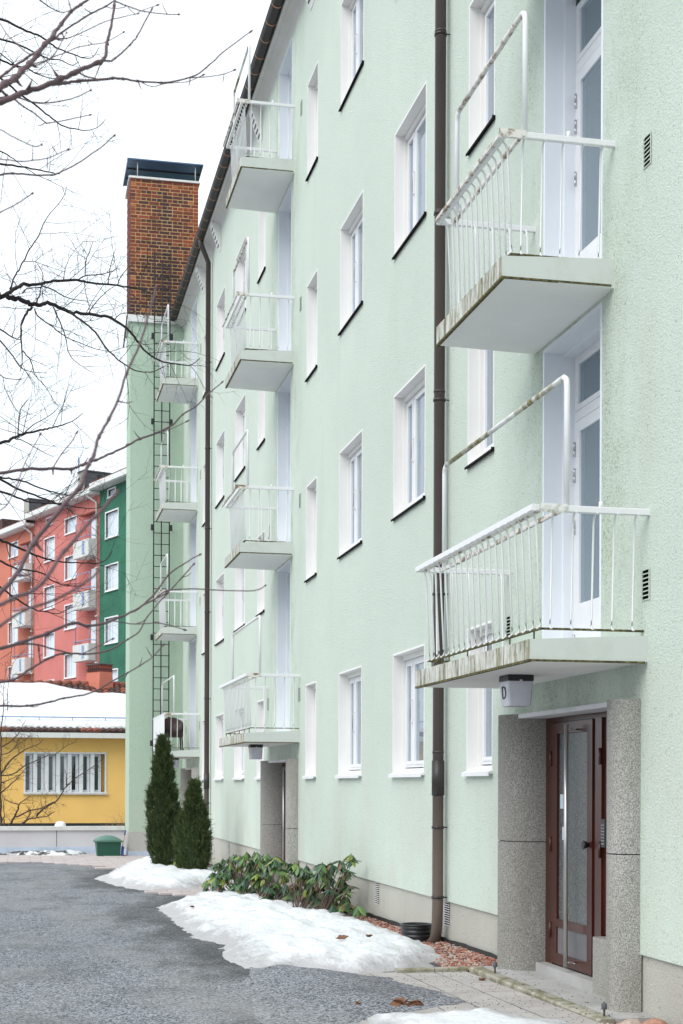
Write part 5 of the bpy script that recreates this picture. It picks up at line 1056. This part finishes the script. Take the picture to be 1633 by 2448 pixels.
# ---------------- distant coloured apartment houses ----------------
UX, UY = -0.3502074, 0.9366722
RZ = math.atan2(UY, UX) - math.pi / 2
ORG = (4.797, 79.286, 0.)
def far_window(par, s0, s1, z0, z1, small=False):
    W_ = s1 - s0; H_ = z1 - z0; key = (round(W_, 2), round(H_, 2)); at = (0, s0, z0)
    def rv(m):
        e = .03; t = .07
        m.box(-e, .22, -t, .0, -t, H_ + t); m.box(-e, .22, W_, W_ + t, -t, H_ + t); m.box(-e, .22, 0, W_, H_, H_ + t); m.box(-.08, .22, -t, W_ + t, -t - .03, -t)
        m.box(-e, .22, 0, W_, -t, 0)
    wv = inst(("fw",) + key, "window", "white_paint", rv, par, at)
    def fr(m):
        f = .05; m.box(.12, .2, 0, f, 0, H_); m.box(.12, .2, W_ - f, W_, 0, H_); m.box(.12, .2, f, W_ - f, 0, f); m.box(.12, .2, f, W_ - f, H_ - f, H_)
        if not small: m.box(.115, .2, W_ * .62, W_ * .62 + .08, f, H_ - f)
    inst(("ff", small) + key, "frame", "white_paint", fr, wv, at)
    inst(("fp",) + key, "pane", "sky_glass", lambda m: m.box(.15, .16, .03, W_ - .03, .03, H_ - .03), wv, at)
    return wv
def house(name, label, mat, s0, s1, zt, wins, niches=(), x_off=0.):
    h = empty(name, ORG, label, "building", rz=RZ)
    op = [(a, b_, c, d) for (a, b_, c, d) in wins] + [(a, b_, 4., zt - .75) for (a, b_, _) in niches]
    wall_cells("wall", mat, s0, s1, -1, zt, 0., .25, op, h)
    MB().box(.9, 9, s0, s1, -1, zt - .02).build("house_body", mat, h)
    for (a, b_, c, d) in wins: far_window(h, a, b_, c, d, small=(d - c) < .9)
    # eave : white box gutter, red tile edge, roof slope
    mb = MB(); mb.box(-.55, .0, s0 - .0, s1 + .0, zt + .0, zt + .16); mb.box(-.62, -.551, s0, s1, zt + .04, zt + .32); mb.build("eave", "fascia_white", h)
    mb = MB(); mb.add([(-.58, s0, zt + .33), (-.58, s1, zt + .33), (5, s1, zt + 2.1), (5, s0, zt + 2.1)], [(0, 3, 2, 1), (0, 1, 2, 3)]); rf = mb.build("roof", "tile_dark", h)
    mb = MB(); y = s0 + .1
    while y < s1 - .1:
        mb.cur = random.randint(0, 1)
        for q in range(3):
            xx = -.56 + q * .4; zz = zt + .34 + q * .127
            mb.tube([(xx, y, zz), (xx + .4, y, zz + .13)], [.075, .06], 6)
        y += .24
    mb.build("eave_tiles", ["tile_red", "tile_dark"], rf, kind="stuff")
    for (a, b_, flo) in niches:
        mb = MB(); n = 10; P = [(.05 + .75 * math.sin(math.pi * min(1, i / n * 1.0) * .5) ** 1.2 if False else .85 * (1 - ((i / n)) ** 2.2), a + (b_ - a) * i / n) for i in range(n + 1)]
        for i in range(n):
            (xa, ya), (xb, yb_) = P[i], P[i + 1]; mb.add([(xa, ya, 4), (xb, yb_, 4), (xb, yb_, zt - .7), (xa, ya, zt - .7)], [(0, 3, 2, 1)], True)
        mb.build("curved_wall", mat, h)
        for zf in flo:
            bl = MB().box(-.5, .8, a + .02, a + 2.1, zf, zf + .12).build("balcony", "slab_under", h, org=None)
            mb = MB(); mb.box(-.53, -.501, a + .02, a + 2.1, zf - .03, zf + .88); mb.box(-.50, .4, a - .03, a + .02, zf - .03, zf + .88); mb.box(-.50, .0, a + 2.10, a + 2.13, zf - .03, zf + .88); mb.build("balcony_panel", "pale_metal", bl)
            mb = MB(); mb.tube([(.3, a, zf + 1.06), (-.52, a, zf + 1.06), (-.52, a + 2.1, zf + 1.06), (.0, a + 2.1, zf + 1.06)], .025, 5)
            mb.tube([(-.4, a + .1, zf + .9), (-.4, a + .1, zf + 1.9), (-.4, a + 2.0, zf + 1.9), (-.4, a + 2.0, zf + .9)], .022, 5); mb.build("rail", "steel_blue", bl)
            MB().box(-.56, -.531, a + .55, a + .8, zf + .1, zf + .8).build("planter_cloth", "steel_blue", bl)
            mb = MB(); mb.box(.30, .38, a + .1, a + 1.5, zf + .12, zf + 2.25); dr = mb.build("balcony_door", "white_paint", h)
            mb = MB(); mb.box(.285, .299, a + .2, a + .7, zf + .8, zf + 2.1); mb.box(.285, .299, a + .85, a + 1.4, zf + .8, zf + 2.1); mb.build("pane", "sky_glass", dr)
    return h
def rows_(s0, s1, zs): return [(s0, s1, a, b_) for a, b_ in zs]
hg = house("green_house", "dark green apartment house wall between the coral house and the mint tower", "green_wall", -14, 1.73, 17.36,
           rows_(-.67, .92, [(14.71, 16.02), (11.9, 13.19), (9.1, 10.39), (6.3, 7.6)]) + [(-.3, .6, 16.85, 17.2)])
hc = house("coral_house", "coral pink apartment house with white panelled balconies", "coral_wall", 1.75, 11.25, 17.18,
           rows_(4.95, 6.55, [(15.72, 16.5), (13.13, 14.35), (10.35, 11.63), (7.6, 8.85)]) + rows_(8.15, 9.7, [(14.54, 15.82), (11.77, 13.0), (8.98, 10.25), (6.25, 7.53)]) + [(8.5, 9.38, 16.62, 16.98)],
           niches=[(2.05, 4.6, (13.95, 11.15, 8.3))])
ho = house("orange_house", "orange coral apartment house at the far left, partly behind branches", "orange_coral_wall", 11.27, 30, 16.85,
           rows_(14.05, 15.6, [(15.52, 16.32), (12.95, 14.2), (10.22, 11.47), (7.5, 8.73)]) + rows_(18.2, 19.7, [(14.5, 15.8), (11.7, 13.0), (8.9, 10.2)]),
           niches=[(11.5, 13.9, (13.8, 11.0, 8.2))])
for (h, s, zt) in ((hg, 1.86, 17.3), (ho, 11.4, 17.0)):
    mb = MB(); mb.tube([(-.5, s + .7, zt + .1), (-.45, s + .6, zt - .1), (-.12, s, zt - .55), (-.12, s, 3)], .075, 8)
    pp = mb.build("downpipe", "pale_metal", h)
    mb = MB()
    for zc in (15.5, 13.2, 10.6, 8.1): mb.tube([(-.12, s, zc), (-.12, s, zc + .05)], .10, 8)
    mb.build("pipe_clip", "fascia_white", pp)
for (h, s, zt) in ((hc, 7.4, 19.62), (ho, 16.15, 19.4)):
    st = MB().box(1.5, 4.8, s, s + .85, 16.6, zt).build("chimney_stack", "chimney_grey", h)
    MB().box(1.47, 1.499, s - .01, s + .86, 16.6, zt).build("stack_face", "chimney_pale", st)
    MB().box(1.42, 4.9, s - .06, s + .91, zt, zt + .07).build("stack_cap", "chimney_grey", st)
    for i in range(6): MB().box(2.3 + i * .42, 2.58 + i * .42, s - .012, s - .001, zt - .42, zt - .12).build("flue_opening", "black_paint", st)
st = MB().box(1.5, 3.5, 21.0, 22.0, 16.6, 18.9).build("chimney_stack", "tile_dark", ho)
st = MB().box(2.4, 2.9, 3.5, 4.1, 17.8, 18.95).build("flue_box", "chimney_pale", hc); MB().lathe((2.65, 3.6, 18.95), [(.12, 0), (.12, .3), (.2, .3), (.2, .45), (.0, .5)], 10).build("flue_cowl", "black_plastic", st)
mb = MB(); ax = (3.2, 16.3); mb.tube([(ax[0], ax[1] - 4, 17.5), (ax[0], ax[1] - 4, 21.2)], .025, 5); mb.tube([(ax[0] - .3, ax[1] - 4.6, 21.3), (ax[0] + .3, ax[1] - 3.6, 21.1)], .02, 4)
for i in range(4): mb.tube([(ax[0] - .2 + i * .1, ax[1] - 4.4 + i * .2, 20.95), (ax[0] - .2 + i * .1, ax[1] - 4.4 + i * .2, 21.5)], .012, 4)
mb.build("antenna", "steel_blue", hc)

# ---------------- yellow house ----------------
yh = empty("yellow_house", (1.5, 50, -.3), "low yellow house with snow covered tile roof and a row of narrow windows", "house")
Yw = 50.; wx0, wx1, wz0, wz1 = .20, 2.785, 1.32, 2.59
mb = MB(); X0, X1, Za, Zb = -9., 9., .29, 3.15
mb.add([(X0, Yw, Za), (wx0, Yw, Za), (wx0, Yw, Zb), (X0, Yw, Zb), (wx1, Yw, Za), (X1, Yw, Za), (X1, Yw, Zb), (wx1, Yw, Zb), (wx0, Yw, wz0), (wx1, Yw, wz0), (wx0, Yw, wz1), (wx1, Yw, wz1)],
       [(0, 1, 2, 3), (4, 5, 6, 7), (1, 4, 9, 8), (10, 11, 7, 2)])
mb.build("wall", "yellow_wall", yh)
MB().box(-9, 9, 50.35, 59, -.5, 3.2).build("house_body", "yellow_wall", yh)
MB().box(-9, 9, 49.99, 50.3, -.6, .288).build("base_strip", "black_paint", yh)
mb = MB(); t = .05
mb.box(wx0 - t, wx0, Yw - .03, Yw + .25, wz0 - t, wz1 + t); mb.box(wx1, wx1 + t, Yw - .03, Yw + .25, wz0 - t, wz1 + t); mb.box(wx0, wx1, Yw - .03, Yw + .25, wz1, wz1 + t)
mb.box(wx0, wx1, Yw - .03, Yw + .25, wz0 - t, wz0)
wb = mb.build("window", "white_paint", yh)
MB().box(wx0 - .08, wx1 + .08, Yw - .09, Yw - .031, wz0 - t - .03, wz0 - t + .03).build("sill", "pale_metal", wb)
for i in range(7):
    gx = wx0 + .01 + i * .3735
    inst("yg", "pane", "dark_glass", lambda m: m.box(0, .15, 0, .01, wz0 + .06, wz1 - .08), wb, (gx, Yw + .19, 0))
    inst("yf", "frame", "curtain_white", lambda m: (m.box(.12, .21, -.02, .03, wz0, wz1), m.box(0, .12, -.02, .03, wz0, wz0 + .07), m.box(0, .12, -.02, .03, wz1 - .08, wz1)), wb, (gx, Yw + .18, 0))
    if i < 6: inst("yfin", "fin", "white_paint", lambda m: m.prism([(.245, -.19), (.365, -.19), (.365, .05), (.215, .05)], wz0 + .002, wz1 - .002), wb, (gx, Yw + .19, 0))
MB().box(-9.2, 9.2, 49.55, 50.4, 3.15, 3.2).build("soffit", "fascia_white", yh)
MB().xprism([(0, 0), (0, .12), (.02, .13), (.13, .13), (.15, .0)], 0, 1)
mb = MB(); mb.box(-9.3, 9.3, 49.42, 49.549, 3.10, 3.27); mb.build("gutter", "fascia_white", yh)
SL = math.atan2(1.85, 5.0); ey, ez = 49.5, 3.30
def rpt(x, d, h=0.): return (x, ey + d * math.cos(SL) - h * math.sin(SL), ez + d * math.sin(SL) + h * math.cos(SL))
RL = 5.3
mb = MB(); mb.add([rpt(-9.4, 0), rpt(9.4, 0), rpt(9.4, RL), rpt(-9.4, RL), (9.4, 59.5, 3.2), (-9.4, 59.5, 3.2)], [(0, 1, 2, 3), (3, 2, 4, 5)]); rf = mb.build("roof", "tile_dark", yh)
mb = MB(); tw = .21; cols = int(6.6 / tw)
r_lo = True
def tile_row(x0, n, d, ln, hh=.03):
    for i in range(n):
        x = x0 + i * tw; mb.cur = random.choice((0, 1, 1, 1)) if r_lo else random.choice((0, 1, 1)); P = []
        for d_, h_ in ((d, hh + .02), (d + ln, hh - .01)):
            for (u, v) in ((0, .0), (.25, .05), (.5, .065), (.75, .05), (1, .0), (1, -.03), (0, -.03)): P.append(rpt(x + u * tw * .98, d_, h_ + v))
        mb.add(P, [(j, j + 1, j + 8, j + 7) for j in range(4)] + [(0, 6, 5, 4, 3, 2, 1)])
for r_ in range(2): tile_row(-1.6, cols, -.06 + r_ * .33, .36)
for r_ in range(9): tile_row(.4, int(4.6 / tw), RL - .33 * (r_ + 1), .36)
mb.build("roof_tiles", ["tile_red", "tile_dark"], rf, kind="stuff")
mb = MB(); x = -1.6
while x < 5: mb.tube([rpt(x, RL, .05), rpt(x + .36, RL, .08)], [.10, .12], 8); x += .34
mb.build("ridge_tiles", "tile_red", rf)
mb = MB(); top = lambda x: RL - .25 if x < 1.1 else RL - .25 - 1.05 * min(1, (x - 1.1) / 1.6) ** .7 - max(0, x - 2.7) * .08
N_ = 80; k0 = 0
for i in range(N_ + 1):
    x = -9.2 + 18.4 * i / N_; wv = .03 * noise.noise(Vector((x * 2, 0, 4)))
    for (d, h) in ((.24 + wv, .05), (.27 + wv, .13), (.62, .20), (2.0, .22 + wv), (3.4, .22), (top(x) - .12, .19 + wv), (top(x) + wv * 2, .06)): mb.v.append(rpt(x, d, h))
for i in range(N_):
    for j in range(6): a = i * 7 + j; mb.face([a, a + 7, a + 8, a + 1], True)
mb.build("roof_snow", "roof_snow", rf)
mb = MB(); mb.tube([rpt(-9, .62, .30), rpt(9, .62, .30)], .022, 6)
for i in range(16): x = -8 + i * 1.08; mb.tube([rpt(x, .62, .10), rpt(x, .62, .30)], .012, 5)
mb.build("snow_guard", "steel_blue", rf)
# plastered chimney with brick head
cc = Vector((2.82, 54.3)); ca, sa_ = math.cos(rad(33)), math.sin(rad(33))
def rq(hx, hy): return [(cc.x + a * ca - b_ * sa_, cc.y + a * sa_ + b_ * ca) for a, b_ in ((-hx, -hy), (hx, -hy), (hx, hy), (-hx, hy))]
mb = MB(); lo = rq(.36, .42); hi = rq(.27, .40)
mb.add([(x, y, 4.5) for x, y in lo] + [(x, y, 5.62) for x, y in hi], [(0, 1, 5, 4), (1, 2, 6, 5), (2, 3, 7, 6), (3, 0, 4, 7), (4, 5, 6, 7)]); cst = mb.build("chimney", "orange_coral_wall", yh)
mb = MB()
for zc in range(4): mb.cur = zc % 3; mb.prism(rq(.28 + .004 * (zc % 2), .40), 5.622 + zc * .065, 5.622 + zc * .065 + .06)
mb.build("brick_head", ["brick_1", "brick_2", "brick_0"], cst)
mb = MB(); mb.prism(rq(.31, .44), 5.885, 5.92); mb.build("chimney_cap", "chimney_grey", cst)
for i in range(6):
    a = -.34 + i * .12; p = (cc.x - .29 * ca - a * sa_, cc.y - .29 * sa_ + a * ca)
    MB().box(p[0] - .012, p[0] + .012, p[1] - .035, p[1] + .035, 5.63, 5.85).build("flue_opening", "black_paint", cst)
mb = MB(); mb.prism(rq(.46, .50), 4.5, 4.86); mb.build("chimney_apron", "coral_wall", cst)

# ---------------- bare trees ----------------
def lat_w(p): return p[0] * math.cos(YAW) - p[1] * math.sin(YAW), p[0] * math.sin(YAW) + p[1] * math.cos(YAW)
def ellipsoid(m, c, ax_, r, ln, n=6):
    ax_ = Vector(ax_).normalized(); c = Vector(c)
    m.tube([c - ax_ * ln * .5, c - ax_ * ln * .25, c, c + ax_ * ln * .3, c + ax_ * ln * .55], [r * .5, r * .9, r, r * .6, r * .1], n)
def twig(mb, p, d, ln, r, depth, droop, rnd, leafs=None):
    n = 5; P = [Vector(p)]; d = Vector(d).normalized(); R = [r]
    bend = Vector((rnd.uniform(-1, 1), rnd.uniform(-1, 1), rnd.uniform(-.4, .9) + droop)) * .35
    for i in range(n):
        d = (d + bend * (1. / n) + Vector((rnd.gauss(0, .09), rnd.gauss(0, .09), rnd.gauss(0, .09)))).normalized(); P.append(P[-1] + d * ln / n); R.append(r * (1 - .8 * (i + 1) / n))
        if depth > 0 and i < n - 1 and rnd.random() < .62:
            s_ = Vector((rnd.gauss(0, 1), rnd.gauss(0, 1), rnd.gauss(0, 1))); s_ = (s_ - d * s_.dot(d)).normalized()
            twig(mb, P[-1], d * .8 + s_ * .9, ln * rnd.uniform(.35, .65), r * .62, depth - 1, droop, rnd)
    mb.tube(P, R, 3, cap=False)
def tree(name, label, data, mat, trunk, r_t, cat="tree", near=False, twr=0., tw_len=.35, tw_r=.0016, limbs=True, seed=1):
    rnd = random.Random(seed); t = empty(name, trunk[0], label, cat)
    MB().tube(smooth_path(trunk, 4), [r_t * (1 - .86 * i / (4 * (len(trunk) - 1))) for i in range(4 * (len(trunk) - 1) + 1)], 12).build("trunk", mat, t)
    tw = MB(); limb = MB(); nb = 0
    for pts, bud in data:
        ctrl = [Vector(p[:3]) for p in pts]; rr = [p[3] for p in pts]; sub = 4
        P = smooth_path(ctrl, sub); R = []
        for i in range(len(rr) - 1): R += [rr[i] + (rr[i + 1] - rr[i]) * j / sub for j in range(sub)]
        R.append(rr[-1])
        for i in range(1, len(P) - 1): P[i] = P[i] + Vector((rnd.gauss(0, 1), rnd.gauss(0, 1), rnd.gauss(0, 1))) * R[i] * (.22 if near else .35)
        mb = MB(); mb.tube(P, R, 8 if near else 6)
        if near:
            for i in range(1, len(ctrl) - 1):
                if rnd.random() < .7: ellipsoid(mb, ctrl[i], ctrl[i + 1] - ctrl[i - 1], rr[i] * 1.45, rr[i] * 7)
                if rnd.random() < .28:
                    s_ = Vector((rnd.gauss(0, 1), rnd.gauss(0, 1), rnd.gauss(0, 1))).normalized(); mb.tube([ctrl[i], ctrl[i] + s_ * .02, ctrl[i] + s_ * .035 + Vector((0, 0, .006))], [rr[i] * .8, max(.0015, rr[i] * .5), .0006], 5)
        mb.build("branch", mat, t, org=tuple(ctrl[0]))
        if near and bud:
            b2 = MB(); d = (P[-1] - P[-3]).normalized(); ellipsoid(b2, P[-1] + d * .006, d, .0034, .020, 7); b2.build("bud", "bud", t, org=tuple(P[-1]))
        la, w_ = lat_w(pts[0])
        if limbs and la / w_ < -.2285:
            T = Vector(trunk[-1]); hd = abs(la) * (.12 if near else .22); z_ = max(trunk[0][2] + .8, min(T.z, pts[0][2] - (.45 if near else .9) - rnd.uniform(0, .3))); f = (z_ - trunk[0][2]) / (T.z - trunk[0][2])
            base = Vector(trunk[0]).lerp(T, f); mid_ = base.lerp(ctrl[0], .5) + Vector((0, 0, -.08))
            limb.tube(smooth_path([base, mid_, ctrl[0]], 4), [max(rr[0] * (1.7 - .7 * i / 8), rr[0]) for i in range(9)], 7)
        if twr > 0:
            acc = 0.
            for i in range(1, len(P)):
                seg = P[i] - P[i - 1]; acc += seg.length * twr
                while acc > rnd.random():
                    acc -= 1; d = seg.normalized(); s_ = Vector((rnd.gauss(0, 1), rnd.gauss(0, 1), rnd.gauss(0, 1))); s_ = (s_ - d * s_.dot(d)).normalized()
                    twig(tw, P[i - 1].lerp(P[i], rnd.random()), d * rnd.uniform(.3, 1.1) + s_, tw_len * rnd.uniform(.35, 1.25), min(R[i] * .7, tw_r * rnd.uniform(.8, 1.5)), 2, -.25, rnd)
    if limbs:
        up = Vector(trunk[-1]) - Vector(trunk[0]); cw = Vector((-math.cos(YAW), math.sin(YAW), 0)); bd = Vector((math.sin(YAW), math.cos(YAW), 0))
        for i in range(16):
            f = .35 + .62 * i / 15; b0 = Vector(trunk[0]) + up * f; d = (cw * rnd.uniform(.35, 1.) + bd * rnd.uniform(-.5, .8) * (1 if not near else .6) + Vector((0, 0, rnd.uniform(.25, .8)))).normalized()
            L_ = up.z * .34 * (1.25 - f); P = [b0]
            for j in range(6): d = (d + Vector((rnd.gauss(0, .14), rnd.gauss(0, .14), .05))).normalized(); P.append(P[-1] + d * L_ / 6)
            r0 = r_t * .36 * (1.2 - f); limb.tube(P, [r0 * (1 - .13 * j) for j in range(7)], 6)
            for q in P[2:]:
                for _ in range(2):
                    s_ = Vector((rnd.gauss(0, 1), rnd.gauss(0, 1), rnd.gauss(0, 1))); s_ = (s_ - d * s_.dot(d)).normalized(); twig(tw, q, d * .8 + s_ * .8, L_ * rnd.uniform(.3, .6), r0 * .25, 2, .0, rnd)
    if limb.v: limb.build("limb", mat, t)
    if tw.v: tw.build("twigs", mat, t, kind="stuff")
    return t
tree("bare_tree", "nearest bare tree whose thick budding purple brown twigs cross the left side out of focus", NEAR, "bark_near", [(-1.0, 4.6, gz(4.6)), (-1.0, 4.6, 2.0), (-1.0, 4.6, 4.2), (-1.0, 4.6, 6.4)], .10, near=True, seed=3)
tree("bare_tree", "black fine twigged bare tree reaching in from the left in front of the brick chimney", MID, "bark_mid", [(-1.9, 12.7, gz(12.7)), (-1.9, 12.7, 3.8), (-1.9, 12.7, 7.6), (-1.9, 12.7, 11.5)], .17, twr=8.5, tw_len=.60, tw_r=.0028, seed=5)
tree("bare_tree", "small bare tree behind the low wall in front of the yellow house", SMALL, "bark_small", [(-.42, 43.4, -.4), (-.42, 43.4, .3), (-.42, 43.4, .6)], .06, twr=7., tw_len=.55, tw_r=.006, limbs=False, seed=8)
rnd = random.Random(4); mb = MB()
for i in range(60):
    x = rnd.uniform(2.35, 3.05); twig(mb, (x, 40.3, .1), (rnd.uniform(-.4, .4), 0, 1), rnd.uniform(.45, .85) * (.5 + (x - 2.3)), .004, 1, .2, rnd)
tag(mb.build("dry_brush", "wood_pale", org=(2.7, 40.3, 0)), "dry pale stems showing over the low wall beside the tower", "plant", kind="stuff")

# ---------------- conifers ----------------
def conifer(name, label, c, wid, ztop, n, seed, lean=0.):
    rnd = random.Random(seed); t = empty(name, c, label, "conifer"); H_ = ztop - c[2]
    MB().tube([c, (c[0], c[1], c[2] + H_ * .6)], .035, 8).build("trunk", "stem_brown", t)
    def R_(u):   # u: 0 at the ground
        p = u * (len(wid) - 1); i = min(int(p), len(wid) - 2); return (wid[i] + (wid[i + 1] - wid[i]) * (p - i)) * .5
    core = MB()
    core.lathe(c, [(max(.005, R_(i / 14) * .62), H_ * i / 14) for i in range(14)], 14); core.build("inner_foliage", "needle_0", t)
    fo = MB()
    K = n // 55; tufts = []
    for i in range(K):
        u = rnd.random() ** .85 * .97; th = rnd.uniform(0, 6.283); lump = 1 + .13 * noise.noise(Vector((math.cos(th) * 2.2, math.sin(th) * 2.2, u * 9 + seed)))
        tufts.append((u, th, lump, rnd.uniform(.06, .15) * (1.5 if rnd.random() < .08 else 1) * (1 - .35 * u), rnd.uniform(.9, 2.2), rnd.uniform(-.5, .5)))
    for i in range(n):
        if i % 5 < 3:
            u, th, lump, tl, up_, side = tufts[rnd.randrange(K)]; q_ = rnd.random()
            rr = R_(u) * lump * .84 + tl * q_ * .42 + rnd.gauss(0, .012); th += side * q_ * tl / max(.08, R_(u)) + rnd.gauss(0, .03) * (1.1 - q_) / max(.1, R_(u))
            x = c[0] + rr * math.cos(th) + lean * u; y = c[1] + rr * math.sin(th); z = c[2] + H_ * u + tl * q_ * up_ * .62 + rnd.gauss(0, .012)
        else:
            u = rnd.random() ** .9; th = rnd.uniform(0, 2 * math.pi); lump = 1 + .13 * noise.noise(Vector((math.cos(th) * 2.2, math.sin(th) * 2.2, u * 9 + seed)))
            rr = R_(u) * lump * (rnd.uniform(.62, .92)); x = c[0] + rr * math.cos(th) + lean * u; y = c[1] + rr * math.sin(th); z = c[2] + H_ * u
        o_ = Vector((math.cos(th), math.sin(th), 0)); d = (o_ * rnd.uniform(.25, .9) + Vector((rnd.gauss(0, .25), rnd.gauss(0, .25), rnd.uniform(.5, 1.2)))).normalized()
        ln = rnd.uniform(.04, .09) * (rnd.uniform(1.4, 2.2) if rnd.random() < .09 else 1.); s_ = d.cross(Vector((rnd.gauss(0, 1), rnd.gauss(0, 1), rnd.gauss(0, 1)))).normalized(); fo.cur = rnd.choices((0, 1, 2), (3, 4, 2 if lump > 1.02 else .8))[0]
        p = Vector((x, y, z)); q = p + d * ln
        for k in range(3):
            a = p + d * ln * (.1 + .28 * k); w_ = .011 * (1 - .2 * k)
            tip = a + d * ln * .38 + s_ * ln * (.30 if k % 2 else -.30)
            fo.add([tuple(a - s_ * w_ * .4), tuple(a + d * .012), tuple(tip)], [(0, 1, 2)])
        fo.add([tuple(p - s_ * .005), tuple(p + s_ * .005), tuple(q)], [(0, 1, 2)])
    fo.build("crown", ["needle_0", "needle_1", "needle_2"], t, kind="stuff")
conifer("conifer", "tallest dark green columnar conifer, narrow and pointed, on the left of the pair", (2.68, 28.3, -.12), [.26, .44, .57, .64, .64, .61, .56, .50, .43, .35, .26, .16, .02], 2.50, 19000, 2, -.02)
conifer("conifer", "shorter broader green conifer on the right of the pair beside the far downpipe", (3.08, 27.0, -.10), [.36, .54, .62, .64, .64, .62, .57, .50, .38, .29, .20, .11, .02], 1.64, 14000, 6, .03)

# ---------------- broad leaved shrubs ----------------
def leaf_mesh(m, L_, W_):
    n = 5; S_ = [(0, .10), (.22, .75), (.5, 1.0), (.78, .72), (1.0, .04)]
    vs_ = []
    for (t, w_) in S_:
        z = -.16 * L_ * t * t; vs_ += [(t * L_, -w_ * W_ / 2, z - .12 * w_ * W_), (t * L_, 0, z), (t * L_, w_ * W_ / 2, z - .12 * w_ * W_)]
    m.add(vs_, [(i * 3 + j, i * 3 + j + 1, (i + 1) * 3 + j + 1, (i + 1) * 3 + j) for i in range(4) for j in range(2)], True)
    m.tube([(-.012, 0, .002), (.004, 0, 0)], .0014, 4, cap=False)
def shrub(name, label, whorls, roots, mats, seed, maxn=296, L0=.14):
    rnd = random.Random(seed); t = empty(name, (roots[0][0], roots[0][1], gz(roots[0][1])), label, "shrub")
    st = MB()
    for (x, y, z) in whorls:
        r0 = min(roots, key=lambda q: (q[0] - x) ** 2 + (q[1] - y) ** 2 + rnd.uniform(0, .6)); b0 = Vector((r0[0] + rnd.uniform(-.05, .05), r0[1] + rnd.uniform(-.05, .05), gz(r0[1]) + .03)); e = Vector((x, y, z))
        m1 = b0.lerp(e, .35) + Vector((rnd.uniform(-.04, .04), rnd.uniform(-.06, .06), -.03)); m2 = b0.lerp(e, .75) + Vector((rnd.uniform(-.04, .04), rnd.uniform(-.06, .06), -.05))
        st.tube(smooth_path([b0, m1, m2, e], 3), [.0085 - .0055 * i / 9 for i in range(10)], 5, cap=False)
    st.build("stems", "stem_brown", t)
    P = []
    for wi, (x, y, z) in enumerate(whorls):
        n = rnd.randint(7, 10); ph = rnd.uniform(0, 6.28); dr = rnd.uniform(.35, 1.15); mi = rnd.choices(range(len(mats)), [5, 3, 4, 1.4, .8][:len(mats)])[0]
        for k in range(n):
            P.append((x, y, z, ph + 6.283 * k / n + rnd.gauss(0, .12), dr + rnd.gauss(0, .18), rnd.gauss(0, .25), rnd.uniform(.8, 1.15), mi if rnd.random() < .75 else rnd.randrange(len(mats))))
    P.sort(key=lambda q: q[1]); rest = MB()
    proto = MB(); leaf_mesh(proto, L0, L0 * .36)
    for i, (x, y, z, a, pt, rl, sc, mi) in enumerate(P):
        if i < maxn:
            o = inst(("lf", L0, mi), "leaf", mats[mi], lambda m: leaf_mesh(m, L0, L0 * .36), t, (x, y, z)); o.rotation_euler = (rl, pt, a); o.scale = (sc, sc, sc)
        else:
            mt = Matrix.Rotation(a, 3, 'Z') @ Matrix.Rotation(pt, 3, 'Y') @ Matrix.Rotation(rl, 3, 'X'); o_ = Vector((x, y, z)); rest.cur = mi
            rest.add([tuple(o_ + mt @ (Vector(v) * sc)) for v in proto.v], proto.f, True)
    if rest.v: rest.build("foliage", mats, t, kind="stuff")
    return t
shrub("rhododendron", "broad sprawling evergreen shrub with drooping glossy leaves over the large snow patch", WHORLS, [(3.25, 17.4), (3.42, 16.9), (3.1, 18.8), (2.95, 20.2)], ["leaf_0", "leaf_1", "leaf_2", "leaf_3", "leaf_4"], 12)
shrub("small_shrub", "small yellow leaved shrub squeezed between the two conifers", YELLOWS, [(2.92, 27.4), (2.88, 27.45)], ["yellow_leaf", "leaf_3"], 13, 40, .085)
